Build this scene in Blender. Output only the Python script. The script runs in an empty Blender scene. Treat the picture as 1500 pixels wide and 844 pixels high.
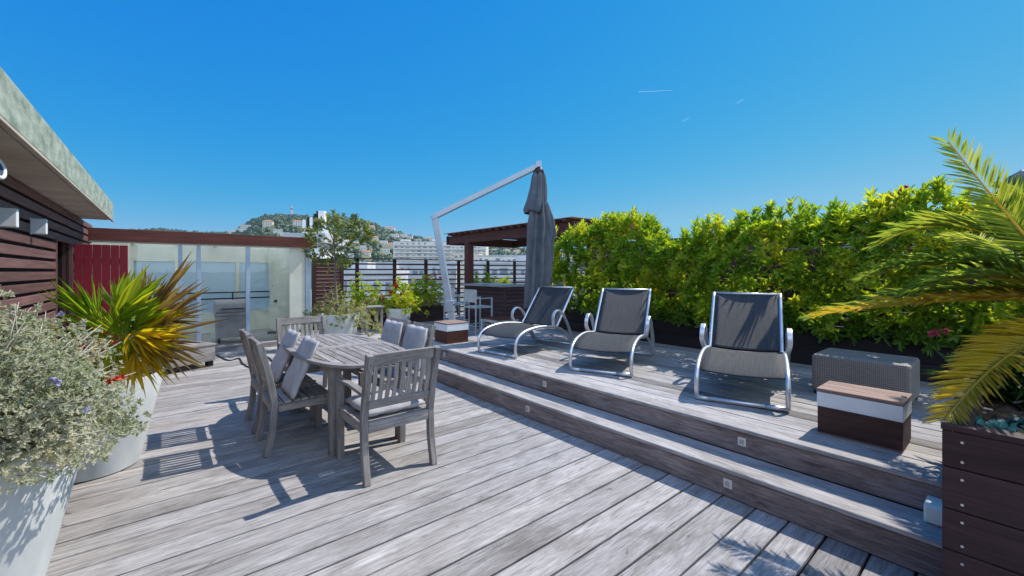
import bpy, bmesh, math, random
import numpy as np
from mathutils import Vector, Matrix

random.seed(7)
RNG = np.random.default_rng(11)
scene = bpy.context.scene
COL = scene.collection
A = math.atan2(.6395, .7688)          # direction of the deck boards against the view
CA, SA = math.cos(A), math.sin(A)
F, HZ, EYE = 619.0, 398.0, 1.5


def UV(u, v, z=0.0):                  # deck coordinates (along the boards, along the steps) to world
    return Vector((u * CA - v * SA, u * SA + v * CA, z))


def ray(px, py, Y):                   # the point seen at a photo pixel, at depth Y
    return Vector(((px - 750) / F * Y, Y, EYE - (py - HZ) / F * Y))


# ------------------------------------------------------------------ materials
def new_mat(name):
    m = bpy.data.materials.new(name)
    m.use_nodes = True
    nt = m.node_tree
    nt.nodes.clear()
    out = nt.nodes.new('ShaderNodeOutputMaterial')
    return m, nt, out


def N(nt, typ, **kw):
    n = nt.nodes.new(typ)
    for k, v in kw.items():
        if k in n.inputs:
            n.inputs[k].default_value = v
        else:
            setattr(n, k, v)
    return n


def ramp(nt, stops, interp='LINEAR'):
    r = nt.nodes.new('ShaderNodeValToRGB')
    el = r.color_ramp.elements
    r.color_ramp.interpolation = interp
    while len(el) < len(stops):
        el.new(0.5)
    for e, (p, c) in zip(el, stops):
        e.position = p
        e.color = (c[0], c[1], c[2], 1)
    return r


def mul_color(nt, a, b, fac=1.0, mode='MULTIPLY'):
    mx = nt.nodes.new('ShaderNodeMix')
    mx.data_type = 'RGBA'
    mx.blend_type = mode
    mx.inputs[0].default_value = fac
    nt.links.new(a, mx.inputs[6])
    nt.links.new(b, mx.inputs[7])
    return mx.outputs[2]


def g3(v):
    return (v, v, v)


def wood(name, c1, c2, rough=.7, vary=.45, bump=.25, stain=.5, grain=(1.2, 42, 42), spec=.3, tint=None, tint2=None):
    m, nt, out = new_mat(name)
    L = nt.links.new
    at = N(nt, 'ShaderNodeAttribute', attribute_name='g')
    mp = N(nt, 'ShaderNodeMapping')
    mp.inputs['Scale'].default_value = grain
    L(at.outputs['Vector'], mp.inputs['Vector'])
    n1 = N(nt, 'ShaderNodeTexNoise', Scale=1.0, Detail=7.0, Roughness=.65, Distortion=.6)
    L(mp.outputs[0], n1.inputs['Vector'])
    r1 = ramp(nt, [(.28, c1), (.72, c2)])
    L(n1.outputs['Fac'], r1.inputs[0])
    mp2 = N(nt, 'ShaderNodeMapping')
    mp2.inputs['Scale'].default_value = (1.1, 7, 7)
    L(at.outputs['Vector'], mp2.inputs['Vector'])
    n2 = N(nt, 'ShaderNodeTexNoise', Scale=1.0, Detail=4.0, Roughness=.6, Distortion=1.5)
    L(mp2.outputs[0], n2.inputs['Vector'])
    r2 = ramp(nt, [(.3, g3(1 - stain * .55)), (.5, g3(.95)), (.7, g3(1 + stain * .28))])
    L(n2.outputs['Fac'], r2.inputs[0])
    col = mul_color(nt, r1.outputs[0], r2.outputs[0])
    geo = N(nt, 'ShaderNodeNewGeometry')
    t1 = tint or (1, .97, .94)
    t2 = tint2 or (.97, .99, 1.03)
    r3 = ramp(nt, [(0, tuple((1 - vary) * x for x in t1)), (.35, g3(1 - vary * .35)), (.7, tuple((1 + vary * .1) * x for x in t2)), (1, g3(1 + vary * .45))])
    L(geo.outputs['Random Per Island'], r3.inputs[0])
    col = mul_color(nt, col, r3.outputs[0])
    p = N(nt, 'ShaderNodeBsdfPrincipled', Roughness=rough)
    p.inputs['Specular IOR Level'].default_value = spec
    L(col, p.inputs['Base Color'])
    b = N(nt, 'ShaderNodeBump', Strength=bump, Distance=.004)
    L(n1.outputs['Fac'], b.inputs['Height'])
    L(b.outputs[0], p.inputs['Normal'])
    L(p.outputs[0], out.inputs[0])
    return m


def plain(name, c1, c2=None, rough=.5, metal=0.0, scale=6.0, bump=0.0, spec=.4, coord='Object', stretch=(1, 1, 1), detail=6.0, lo=.35, hi=.65, bscale=None):
    m, nt, out = new_mat(name)
    L = nt.links.new
    p = N(nt, 'ShaderNodeBsdfPrincipled', Roughness=rough, Metallic=metal)
    p.inputs['Specular IOR Level'].default_value = spec
    tc = N(nt, 'ShaderNodeTexCoord')
    mp = N(nt, 'ShaderNodeMapping')
    mp.inputs['Scale'].default_value = stretch
    L(tc.outputs[coord], mp.inputs['Vector'])
    n1 = N(nt, 'ShaderNodeTexNoise', Scale=scale, Detail=detail, Roughness=.62)
    L(mp.outputs[0], n1.inputs['Vector'])
    r = ramp(nt, [(lo, c1), (hi, c2 or c1)])
    L(n1.outputs['Fac'], r.inputs[0])
    L(r.outputs[0], p.inputs['Base Color'])
    if bump:
        n2 = n1
        if bscale:
            n2 = N(nt, 'ShaderNodeTexNoise', Scale=bscale, Detail=5.0)
            L(mp.outputs[0], n2.inputs['Vector'])
        b = N(nt, 'ShaderNodeBump', Strength=bump, Distance=.01)
        L(n2.outputs['Fac'], b.inputs['Height'])
        L(b.outputs[0], p.inputs['Normal'])
    L(p.outputs[0], out.inputs[0])
    return m


def leaf(name, stops, trans=.4, rough=.42, tcol=(1.25, 1.15, .55), patch=2.2, patch_amt=.5, spec=.35):
    m, nt, out = new_mat(name)
    L = nt.links.new
    geo = N(nt, 'ShaderNodeNewGeometry')
    tc = N(nt, 'ShaderNodeTexCoord')
    n1 = N(nt, 'ShaderNodeTexNoise', Scale=patch, Detail=2.0)
    L(tc.outputs['Object'], n1.inputs['Vector'])
    mx = N(nt, 'ShaderNodeMix')
    mx.inputs[0].default_value = patch_amt
    mr = N(nt, 'ShaderNodeMapRange')
    mr.inputs[1].default_value = .3
    mr.inputs[2].default_value = .7
    L(n1.outputs['Fac'], mr.inputs[0])
    L(geo.outputs['Random Per Island'], mx.inputs[2])
    L(mr.outputs[0], mx.inputs[3])
    r = ramp(nt, stops)
    L(mx.outputs[0], r.inputs[0])
    p = N(nt, 'ShaderNodeBsdfPrincipled', Roughness=rough)
    p.inputs['Specular IOR Level'].default_value = spec
    L(r.outputs[0], p.inputs['Base Color'])
    t = N(nt, 'ShaderNodeBsdfTranslucent')
    c = N(nt, 'ShaderNodeRGB')
    c.outputs[0].default_value = (tcol[0], tcol[1], tcol[2], 1)
    L(mul_color(nt, r.outputs[0], c.outputs[0]), t.inputs['Color'])
    ms = N(nt, 'ShaderNodeMixShader', Fac=trans)
    L(p.outputs[0], ms.inputs[1])
    L(t.outputs[0], ms.inputs[2])
    L(ms.outputs[0], out.inputs[0])
    return m


def glass(name, tint=(.93, .97, .96), refl=1.0):
    m, nt, out = new_mat(name)
    L = nt.links.new
    t = N(nt, 'ShaderNodeBsdfTransparent')
    t.inputs[0].default_value = (*tint, 1)
    gl = N(nt, 'ShaderNodeBsdfGlossy', Roughness=.01)
    fr = N(nt, 'ShaderNodeFresnel', IOR=1.5)
    mu = N(nt, 'ShaderNodeMath', operation='MULTIPLY')
    mu.inputs[1].default_value = refl
    L(fr.outputs[0], mu.inputs[0])
    ms = N(nt, 'ShaderNodeMixShader')
    L(mu.outputs[0], ms.inputs[0])
    L(t.outputs[0], ms.inputs[1])
    L(gl.outputs[0], ms.inputs[2])
    L(ms.outputs[0], out.inputs[0])
    return m


def milky(name, col, trans=.5, rough=.25):
    m, nt, out = new_mat(name)
    L = nt.links.new
    p = N(nt, 'ShaderNodeBsdfPrincipled', Roughness=rough)
    p.inputs['Base Color'].default_value = (*col, 1)
    t = N(nt, 'ShaderNodeBsdfTranslucent')
    t.inputs[0].default_value = (*col, 1)
    ms = N(nt, 'ShaderNodeMixShader', Fac=trans)
    L(p.outputs[0], ms.inputs[1])
    L(t.outputs[0], ms.inputs[2])
    L(ms.outputs[0], out.inputs[0])
    return m


def weave(name, c1, c2, scale=90.0, trans=.15, stretch=(1, 1, 1), streak=30.0, turn=0.0):
    """woven sling fabric or wicker: crossed waves, with streaks along the threads"""
    m, nt, out = new_mat(name)
    L = nt.links.new
    at = N(nt, 'ShaderNodeAttribute', attribute_name='g')
    mp = N(nt, 'ShaderNodeMapping')
    mp.inputs['Scale'].default_value = stretch
    L(at.outputs['Vector'], mp.inputs['Vector'])
    w1 = N(nt, 'ShaderNodeTexWave', Scale=scale, Distortion=.6)
    w1.bands_direction = 'X'
    w2 = N(nt, 'ShaderNodeTexWave', Scale=scale, Distortion=.6)
    w2.bands_direction = 'Y'
    L(mp.outputs[0], w1.inputs['Vector'])
    mq = N(nt, 'ShaderNodeMapping')
    mq.inputs['Rotation'].default_value = (turn, 0, 0)
    L(mp.outputs[0], mq.inputs['Vector'])
    L(mq.outputs[0], w2.inputs['Vector'])
    mu = N(nt, 'ShaderNodeMath', operation='MULTIPLY')
    L(w1.outputs['Fac'], mu.inputs[0])
    L(w2.outputs['Fac'], mu.inputs[1])
    mp3 = N(nt, 'ShaderNodeMapping')
    mp3.inputs['Scale'].default_value = (streak * .12, streak * 3, 1)
    L(at.outputs['Vector'], mp3.inputs['Vector'])
    n = N(nt, 'ShaderNodeTexNoise', Scale=1.0, Detail=4.0, Roughness=.7)
    L(mp3.outputs[0], n.inputs['Vector'])
    ad = N(nt, 'ShaderNodeMath', operation='MULTIPLY_ADD')
    L(n.outputs['Fac'], ad.inputs[0])
    ad.inputs[1].default_value = 1.3
    ad.inputs[2].default_value = -.45
    a2 = N(nt, 'ShaderNodeMath', operation='ADD')
    L(mu.outputs[0], a2.inputs[0])
    L(ad.outputs[0], a2.inputs[1])
    r = ramp(nt, [(.1, c1), (.75, c2)])
    L(a2.outputs[0], r.inputs[0])
    p = N(nt, 'ShaderNodeBsdfPrincipled', Roughness=.6)
    L(r.outputs[0], p.inputs['Base Color'])
    b = N(nt, 'ShaderNodeBump', Strength=.5, Distance=.003)
    L(mu.outputs[0], b.inputs['Height'])
    L(b.outputs[0], p.inputs['Normal'])
    t = N(nt, 'ShaderNodeBsdfTranslucent')
    L(r.outputs[0], t.inputs[0])
    ms = N(nt, 'ShaderNodeMixShader', Fac=trans)
    L(p.outputs[0], ms.inputs[1])
    L(t.outputs[0], ms.inputs[2])
    L(ms.outputs[0], out.inputs[0])
    return m


def decking(name, c1, c2, vary=.35):
    """weathered boards: crisp fine grain, cathedral figure, worn pale and dark patches, small checks and knots"""
    m, nt, out = new_mat(name)
    L = nt.links.new
    at = N(nt, 'ShaderNodeAttribute', attribute_name='g')

    def noise(sc, detail, rough, dist):
        mp = N(nt, 'ShaderNodeMapping')
        mp.inputs['Scale'].default_value = sc
        L(at.outputs['Vector'], mp.inputs['Vector'])
        n = N(nt, 'ShaderNodeTexNoise', Scale=1.0, Detail=detail, Roughness=rough, Distortion=dist)
        L(mp.outputs[0], n.inputs['Vector'])
        return n.outputs['Fac']
    fine = noise((6, 95, 60), 5.0, .8, .3)
    fig = noise((2.2, 26, 20), 6.0, .7, 2.2)
    blot = noise((1.5, 5, 4), 5.0, .65, 1.0)
    knot = noise((9, 30, 20), 2.0, .5, .8)
    chk = noise((3.2, 75, 60), 2.0, .5, .4)
    r1 = ramp(nt, [(.3, c1), (.7, c2)])
    L(fig, r1.inputs[0])
    r2 = ramp(nt, [(.3, g3(.6)), (.5, g3(1)), (.7, g3(1.2))])
    L(fine, r2.inputs[0])
    r3 = ramp(nt, [(.3, (.68, .66, .64)), (.5, g3(1)), (.68, (1.2, 1.2, 1.22))])
    L(blot, r3.inputs[0])
    r4 = ramp(nt, [(.22, (.5, .44, .4)), (.31, g3(1))])
    L(knot, r4.inputs[0])
    r6 = ramp(nt, [(.27, g3(.55)), (.34, g3(1))])
    L(chk, r6.inputs[0])
    geo = N(nt, 'ShaderNodeNewGeometry')
    r5 = ramp(nt, [(0, (1 - vary, (1 - vary) * .98, (1 - vary) * .97)), (.3, (.9, .885, .87)), (.6, (1.0, 1.0, 1.01)), (.8, (1.03, 1.0, .97)), (1, g3(1 + vary * .5))])
    L(geo.outputs['Random Per Island'], r5.inputs[0])
    c = r1.outputs[0]
    for r in (r2, r3, r4, r6, r5):
        c = mul_color(nt, c, r.outputs[0])
    p = N(nt, 'ShaderNodeBsdfPrincipled', Roughness=.75)
    p.inputs['Specular IOR Level'].default_value = .25
    L(c, p.inputs['Base Color'])
    ad = N(nt, 'ShaderNodeMath', operation='ADD')
    L(fine, ad.inputs[0])
    L(chk, ad.inputs[1])
    b = N(nt, 'ShaderNodeBump', Strength=.4, Distance=.004)
    L(ad.outputs[0], b.inputs['Height'])
    L(b.outputs[0], p.inputs['Normal'])
    L(p.outputs[0], out.inputs[0])
    return m


M = {}
M['deck'] = decking('weathered_deck', (.215, .204, .206), (.43, .42, .425), .45)
M['riser'] = decking('riser_board', (.13, .1, .1), (.31, .265, .26), .25)
M['gap'] = plain('dark_joist_wood', (.035, .02, .015), (.07, .035, .022), rough=.9)
M['teak'] = decking('weathered_teak', (.2, .185, .182), (.36, .342, .338), .3)
M['planter_wood'] = wood('dark_stained_wood', (.042, .022, .025), (.085, .045, .046), vary=.3, bump=.25, stain=.5, rough=.6)
M['umber'] = wood('umber_wood', (.05, .024, .02), (.1, .05, .042), vary=.3, bump=.2, rough=.6)
M['black_wood'] = wood('black_stained_wood', (.012, .009, .01), (.026, .018, .02), vary=.3, bump=.2, rough=.65)
M['box_wood'] = wood('chestnut_wood', (.06, .022, .014), (.13, .05, .03), vary=.35, bump=.2, rough=.55)
M['box_lid'] = wood('faded_lid_wood', (.2, .12, .1), (.36, .25, .21), vary=.25, bump=.25)
M['slat'] = wood('brown_cladding', (.1, .044, .038), (.22, .115, .102), vary=.4, bump=.25, rough=.65)
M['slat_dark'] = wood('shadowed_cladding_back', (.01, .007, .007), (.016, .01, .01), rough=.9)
M['fascia'] = wood('red_brown_fascia', (.1, .026, .02), (.19, .065, .048), vary=.2, bump=.25, stain=.5)
M['pergola'] = wood('pergola_wood', (.06, .02, .018), (.14, .055, .045), vary=.4, bump=.25)
M['reed'] = wood('pergola_reed', (.3, .2, .15), (.5, .38, .3), vary=.4, bump=.2)
M['rail'] = wood('railing_wood', (.025, .014, .012), (.06, .03, .026), vary=.3, bump=.15)
M['maroon'] = plain('maroon_paint', (.2, .006, .018), (.26, .01, .024), rough=.45, scale=3)
M['concrete'] = plain('mossy_concrete', (.17, .22, .175), (.4, .45, .385), rough=.9, scale=5, bump=.3, detail=10, bscale=40, stretch=(1, 1, 2.2))
M['soffit'] = plain('soffit_render', (.42, .36, .29), (.55, .49, .41), rough=.9, scale=2.5, bump=.05)
M['pot'] = plain('pale_grey_pot', (.44, .48, .5), (.6, .63, .64), rough=.75, scale=5, bump=.06, detail=9, bscale=60, stretch=(1, 1, .35))
M['soil'] = plain('dry_soil', (.05, .032, .022), (.2, .14, .1), rough=.95, scale=30, bump=.8)
M['alu'] = plain('brushed_aluminium', (.6, .62, .65), (.72, .73, .75), rough=.38, metal=.75, scale=4)
M['alu_blue'] = plain('anodised_post', (.33, .42, .55), (.42, .5, .6), rough=.4, metal=.3, scale=4)
M['mast'] = plain('silver_mast_paint', (.34, .4, .46), (.42, .48, .54), rough=.35, metal=.35, scale=3)
M['sling'] = weave('charcoal_sling', (.006, .008, .011), (.085, .095, .115), scale=120, trans=.2)
M['stoolsling'] = plain('pale_sling', (.36, .38, .4), (.45, .47, .48), rough=.7, scale=8)
M['cushion'] = plain('lavender_grey_canvas', (.35, .345, .37), (.44, .435, .46), rough=.9, scale=12, bump=.15, bscale=120)
M['canvas'] = plain('grey_parasol_canvas', (.072, .084, .104), (.12, .134, .16), rough=.85, scale=4, bump=.2, bscale=25)
M['navy'] = plain('navy_canvas', (.03, .06, .11), (.045, .08, .14), rough=.85, scale=6)
M['wicker'] = weave('grey_wicker', (.11, .095, .085), (.3, .27, .245), scale=24, trans=0, streak=8, turn=.785)
M['white'] = plain('white_paint', (.74, .74, .7), (.82, .82, .79), rough=.5, scale=2)
M['cream'] = plain('cream_frame', (.62, .61, .52), (.74, .73, .63), rough=.55, scale=2)
M['milky'] = milky('milky_glass', (.72, .8, .83), .6)
M['polycarb'] = milky('translucent_roof', (.92, .93, .9), .8, .4)
M['glass'] = glass('clear_glass')
M['black'] = plain('black_metal', (.012, .013, .015), (.02, .02, .022), rough=.45, metal=.2)
M['grill'] = plain('grill_cover', (.34, .3, .34), (.45, .4, .44), rough=.6, scale=5)
M['steel'] = plain('satin_steel', (.62, .62, .6), (.7, .7, .68), rough=.35, metal=.5)
M['lens'] = plain('light_lens', (.35, .34, .32), (.45, .44, .42), rough=.2)
M['socket'] = plain('pale_plastic', (.72, .84, .78), (.76, .86, .8), rough=.45)
M['lampwhite'] = plain('white_lamp_body', (.72, .75, .78), (.8, .82, .84), rough=.4)
M['screw'] = plain('bright_screw', (.7, .7, .72), (.75, .75, .77), rough=.3, metal=.8)
M['bark'] = plain('grey_bark', (.12, .1, .085), (.26, .23, .2), rough=.9, scale=20, bump=.5, stretch=(1, 1, .3))
M['stem'] = plain('brown_stem', (.09, .06, .04), (.2, .14, .1), rough=.9, scale=15)
M['greystem'] = plain('pale_grey_stem', (.42, .4, .36), (.62, .59, .54), rough=.9, scale=15)
M['counter'] = plain('grey_counter', (.2, .2, .21), (.27, .27, .28), rough=.25, scale=4)
M['hedge'] = leaf('hedge_leaf', [(0, (.085, .21, .022)), (.35, (.18, .32, .028)), (.65, (.32, .42, .035)), (.88, (.55, .54, .05)), (1, (.6, .44, .06))], trans=.58, tcol=(1.7, 1.55, .6))
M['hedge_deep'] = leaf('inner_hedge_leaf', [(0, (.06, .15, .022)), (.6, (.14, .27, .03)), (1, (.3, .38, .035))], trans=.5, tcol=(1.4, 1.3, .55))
M['palm'] = leaf('palm_leaf', [(0, (.15, .27, .06)), (.5, (.34, .44, .08)), (.8, (.55, .56, .14)), (1, (.64, .58, .2))], trans=.5, tcol=(1.4, 1.3, .6), patch=1.5)
M['palm_yellow'] = leaf('yellowing_palm_leaf', [(0, (.55, .4, .04)), (.5, (.62, .48, .05)), (.8, (.62, .52, .14)), (1, (.4, .34, .26))], trans=.5, tcol=(1.4, 1.3, .7))
M['fan'] = leaf('fan_palm_leaf', [(0, (.12, .28, .02)), (.45, (.3, .46, .03)), (.8, (.5, .56, .04)), (1, (.64, .58, .06))], trans=.52, patch=1.2, tcol=(1.6, 1.45, .5))
M['fan_yellow'] = leaf('yellow_fan_leaf', [(0, (.46, .5, .03)), (.5, (.66, .56, .03)), (1, (.68, .46, .05))], trans=.52, tcol=(1.5, 1.4, .6))
M['fan_dead'] = leaf('dry_fan_leaf', [(0, (.11, .07, .045)), (.45, (.27, .17, .08)), (.8, (.46, .33, .14)), (1, (.52, .42, .16))], trans=.3)
M['silver'] = leaf('silver_leaf', [(0, (.15, .19, .075)), (.3, (.35, .38, .25)), (.6, (.48, .5, .42)), (.85, (.62, .59, .54)), (1, (.57, .52, .24))], trans=.45, tcol=(1.35, 1.35, 1), rough=.6, patch=3)
M['bay'] = leaf('bay_leaf', [(0, (.07, .12, .04)), (.4, (.16, .21, .06)), (.75, (.3, .33, .12)), (1, (.46, .45, .3))], trans=.45, tcol=(1.4, 1.3, .6))
M['bushy'] = leaf('mixed_shrub_leaf', [(0, (.1, .14, .05)), (.4, (.24, .28, .1)), (.75, (.4, .4, .2)), (1, (.5, .42, .3))], trans=.45, tcol=(1.4, 1.3, .7))
M['lime'] = leaf('lime_shrub_leaf', [(0, (.12, .26, .02)), (.45, (.3, .42, .03)), (.8, (.52, .5, .05)), (1, (.6, .4, .06))], trans=.55, tcol=(1.5, 1.4, .6))
M['oleander'] = leaf('oleander_leaf', [(0, (.03, .09, .03)), (.5, (.07, .16, .05)), (1, (.15, .24, .08))], trans=.3)
M['teal'] = leaf('blue_green_leaf', [(0, (.04, .15, .14)), (.5, (.09, .28, .26)), (1, (.25, .45, .42))], trans=.2, tcol=(1, 1, 1))
M['pink'] = leaf('pink_petal', [(0, (.55, .02, .12)), (1, (.75, .12, .25))], trans=.35, tcol=(1, 1, 1))
M['red'] = leaf('red_petal', [(0, (.55, .02, .015)), (1, (.7, .1, .03))], trans=.35, tcol=(1, 1, 1))
M['orange'] = leaf('orange_leaf', [(0, (.5, .12, .03)), (1, (.6, .3, .04))], trans=.4, tcol=(1, 1, 1))
M['yellow'] = leaf('yellow_petal', [(0, (.7, .6, .02)), (1, (.8, .7, .05))], trans=.3, tcol=(1, 1, 1))
M['violet'] = leaf('violet_petal', [(0, (.3, .3, .5)), (1, (.4, .38, .6))], trans=.3, tcol=(1, 1, 1))
M['hilltree'] = leaf('hill_foliage', [(0, (.016, .04, .016)), (.5, (.035, .068, .024)), (1, (.08, .1, .035))], trans=.1, patch=.01)
M['hill'] = plain('scrubby_hillside', (.06, .09, .045), (.2, .18, .11), rough=.95, scale=.02)
M['ground'] = plain('town_ground', (.12, .12, .11), (.2, .19, .17), rough=.95, scale=.03)
M['render'] = plain('pale_render', (.62, .58, .52), (.74, .71, .66), rough=.85, scale=.4)
M['render2'] = plain('cream_render', (.6, .52, .4), (.68, .6, .48), rough=.85, scale=.4)
M['render3'] = plain('grey_render', (.42, .43, .45), (.55, .55, .56), rough=.85, scale=.4)
M['terracotta'] = plain('terracotta_tiles', (.36, .15, .08), (.5, .25, .14), rough=.85, scale=1.5)
M['window'] = plain('dark_window', (.14, .17, .2), (.22, .26, .3), rough=.15, spec=.6, scale=.5)
M['trail'] = milky('ice_cloud', (.9, .92, .95), .5, .9)


# ------------------------------------------------------------------ mesh helpers
class MB:
    def __init__(self):
        self.v, self.f, self.g, self.m, self.cur = [], [], [], [], 0

    def add(self, vs, fs, gs=None):
        o = len(self.v)
        self.v += [tuple(x) for x in vs]
        if gs is None:
            r = (random.random() * 40, random.random() * 40, random.random() * 40)
            gs = [(x[0] + r[0], x[1] + r[1], x[2] + r[2]) for x in vs]
        self.g += gs
        for f in fs:
            self.f.append(tuple(i + o for i in f))
            self.m.append(self.cur)
        return self

    def hexa(self, c, gs=None):           # 8 corners: 0-3 bottom ring, 4-7 top ring
        return self.add(c, [(3, 2, 1, 0), (4, 5, 6, 7), (0, 1, 5, 4), (1, 2, 6, 5), (2, 3, 7, 6), (3, 0, 4, 7)], gs)

    def box(self, x0, x1, y0, y1, z0, z1, axis=None):
        d = (x1 - x0, y1 - y0, z1 - z0)
        if axis is None:
            axis = max(range(3), key=lambda i: d[i])
        r = [random.random() * 40 for _ in range(3)]
        c = [(x0, y0, z0), (x1, y0, z0), (x1, y1, z0), (x0, y1, z0), (x0, y0, z1), (x1, y0, z1), (x1, y1, z1), (x0, y1, z1)]
        o = [axis] + [i for i in range(3) if i != axis]
        gs = [(p[o[0]] + r[0], p[o[1]] + r[1], p[o[2]] + r[2]) for p in c]
        return self.hexa(c, gs)

    def bar(self, p0, p1, w, h, up=(0, 0, 1), w1=None, h1=None):
        """square-section bar from p0 to p1, w across, h along up; may taper"""
        p0, p1 = Vector(p0), Vector(p1)
        d = (p1 - p0)
        ln = d.length
        d.normalize()
        s = d.cross(Vector(up))
        if s.length < 1e-4:
            s = d.cross(Vector((1, 0, 0)))
        s.normalize()
        n = s.cross(d)
        w1 = w if w1 is None else w1
        h1 = h if h1 is None else h1
        r = [random.random() * 40 for _ in range(3)]
        c, gs = [], []
        for p, ww, hh, t in ((p0, w, h, 0), (p1, w1, h1, ln)):
            for a, b in ((-1, -1), (1, -1), (1, 1), (-1, 1)):
                c.append(p + s * a * ww / 2 + n * b * hh / 2)
                gs.append((t + r[0], a * ww / 2 + r[1], b * hh / 2 + r[2]))
        return self.hexa(c, gs)

    def path(self, pts, w, h, up=(0, 0, 1), rs=None):
        """rectangular section swept along a polyline, one connected piece"""
        P = [Vector(p) for p in pts]
        r = [random.random() * 40 for _ in range(3)]
        vs, fs, gs, t = [], [], [], 0
        for i, p in enumerate(P):
            d = (P[min(i + 1, len(P) - 1)] - P[max(i - 1, 0)]).normalized()
            s = d.cross(Vector(up)).normalized()
            n = s.cross(d)
            k = rs[i] if rs else 1
            if i:
                t += (p - P[i - 1]).length
            for a, b in ((-1, -1), (1, -1), (1, 1), (-1, 1)):
                vs.append(p + s * a * w * k / 2 + n * b * h * k / 2)
                gs.append((t + r[0], a * w / 2 + r[1], b * h / 2 + r[2]))
        for i in range(len(P) - 1):
            for j in range(4):
                fs.append((i * 4 + j, i * 4 + (j + 1) % 4, i * 4 + 4 + (j + 1) % 4, i * 4 + 4 + j))
        e = (len(P) - 1) * 4
        fs += [(3, 2, 1, 0), (e, e + 1, e + 2, e + 3)]
        return self.add(vs, fs, gs)

    def tube(self, pts, r, seg=8, r1=None, closed=False):
        P = [Vector(p) for p in pts]
        n = len(P)
        vs, fs = [], []
        ref = Vector((.12, .31, .94))
        for i, p in enumerate(P):
            if closed:
                d = (P[(i + 1) % n] - P[i - 1]).normalized()
            else:
                d = (P[min(i + 1, n - 1)] - P[max(i - 1, 0)]).normalized()
            s = d.cross(ref)
            if s.length < .05:
                s = d.cross(Vector((1, 0, 0)))
            s.normalize()
            q = s.cross(d)
            ref = -d.cross(s) if False else q
            rr = r if r1 is None else r + (r1 - r) * i / max(1, n - 1)
            for j in range(seg):
                a = 2 * math.pi * j / seg
                vs.append(p + s * math.cos(a) * rr + q * math.sin(a) * rr)
        for i in range(n if closed else n - 1):
            i2 = (i + 1) % n
            for j in range(seg):
                fs.append((i * seg + j, i * seg + (j + 1) % seg, i2 * seg + (j + 1) % seg, i2 * seg + j))
        if not closed:
            fs.append(tuple(range(seg - 1, -1, -1)))
            fs.append(tuple((n - 1) * seg + j for j in range(seg)))
        return self.add(vs, fs)

    def lathe(self, prof, seg=32, c=(0, 0, 0), wob=0.0, cap=True):
        vs, fs = [], []
        for (r, z) in prof:
            for j in range(seg):
                a = 2 * math.pi * j / seg
                k = r * (1 + wob * math.sin(a * 3 + z * 4))
                vs.append((c[0] + k * math.cos(a), c[1] + k * math.sin(a), c[2] + z))
        for i in range(len(prof) - 1):
            for j in range(seg):
                fs.append((i * seg + j, i * seg + (j + 1) % seg, (i + 1) * seg + (j + 1) % seg, (i + 1) * seg + j))
        if cap:
            fs.append(tuple(range(seg - 1, -1, -1)))
            fs.append(tuple((len(prof) - 1) * seg + j for j in range(seg)))
        return self.add(vs, fs)

    def build(self, name, mats, parent=None, bevel=0.0, smooth=False, seg=2):
        me = bpy.data.meshes.new(name)
        me.from_pydata(self.v, [], self.f)
        for mm in (mats if isinstance(mats, (list, tuple)) else [mats]):
            me.materials.append(mm)
        if isinstance(mats, (list, tuple)) and len(mats) > 1:
            me.polygons.foreach_set('material_index', self.m)
        at = me.attributes.new('g', 'FLOAT_VECTOR', 'POINT')
        at.data.foreach_set('vector', np.array(self.g, dtype=np.float32).ravel())
        if smooth:
            me.polygons.foreach_set('use_smooth', [True] * len(me.polygons))
        me.update()
        ob = bpy.data.objects.new(name, me)
        COL.objects.link(ob)
        if parent is not None:
            ob.parent = parent
        if bevel:
            b = ob.modifiers.new('soft edges', 'BEVEL')
            b.width = bevel
            b.segments = seg
            b.limit_method = 'ANGLE'
            b.angle_limit = math.radians(35)
        return ob


def np_mesh(name, V, Q, mat, parent=None, smooth=False):
    """mesh from numpy vertices and faces of one size"""
    me = bpy.data.meshes.new(name)
    V = np.asarray(V, dtype=np.float32)
    Q = np.asarray(Q, dtype=np.int32)
    k = Q.shape[1]
    me.vertices.add(len(V))
    me.vertices.foreach_set('co', V.ravel())
    me.loops.add(Q.size)
    me.loops.foreach_set('vertex_index', Q.ravel())
    me.polygons.add(len(Q))
    me.polygons.foreach_set('loop_start', np.arange(0, Q.size, k, dtype=np.int32))
    me.polygons.foreach_set('loop_total', np.full(len(Q), k, dtype=np.int32))
    if smooth:
        me.polygons.foreach_set('use_smooth', np.ones(len(Q), dtype=bool))
    me.update(calc_edges=True)
    me.validate()
    me.materials.append(mat)
    ob = bpy.data.objects.new(name, me)
    COL.objects.link(ob)
    if parent is not None:
        ob.parent = parent
    return ob


def nrm(a):
    return a / np.maximum(np.linalg.norm(a, axis=1, keepdims=True), 1e-6)


def leaf_arrays(pos, d, up, L, W, fold=.22, droop=.12):
    """folded six-point leaves: base, two shoulders a side, tip"""
    d = nrm(d)
    s = nrm(np.cross(d, up))
    n = np.cross(s, d)
    L = np.broadcast_to(np.asarray(L, float), (len(pos),))[:, None]
    W = np.broadcast_to(np.asarray(W, float), (len(pos),))[:, None]
    b = pos
    r1 = pos + d * L * .35 + s * W * .5 + n * W * fold
    l1 = pos + d * L * .35 - s * W * .5 + n * W * fold
    r2 = pos + d * L * .72 + s * W * .38 + n * (W * fold - L * droop * .4)
    l2 = pos + d * L * .72 - s * W * .38 + n * (W * fold - L * droop * .4)
    t = pos + d * L - n * L * droop
    V = np.stack([b, r1, r2, t, l2, l1], axis=1).reshape(-1, 3)
    k = np.arange(len(pos))[:, None] * 6
    Q = np.concatenate([k + np.array([[0, 1, 2, 3]]), k + np.array([[0, 3, 4, 5]])], axis=0)
    return V, Q


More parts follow.
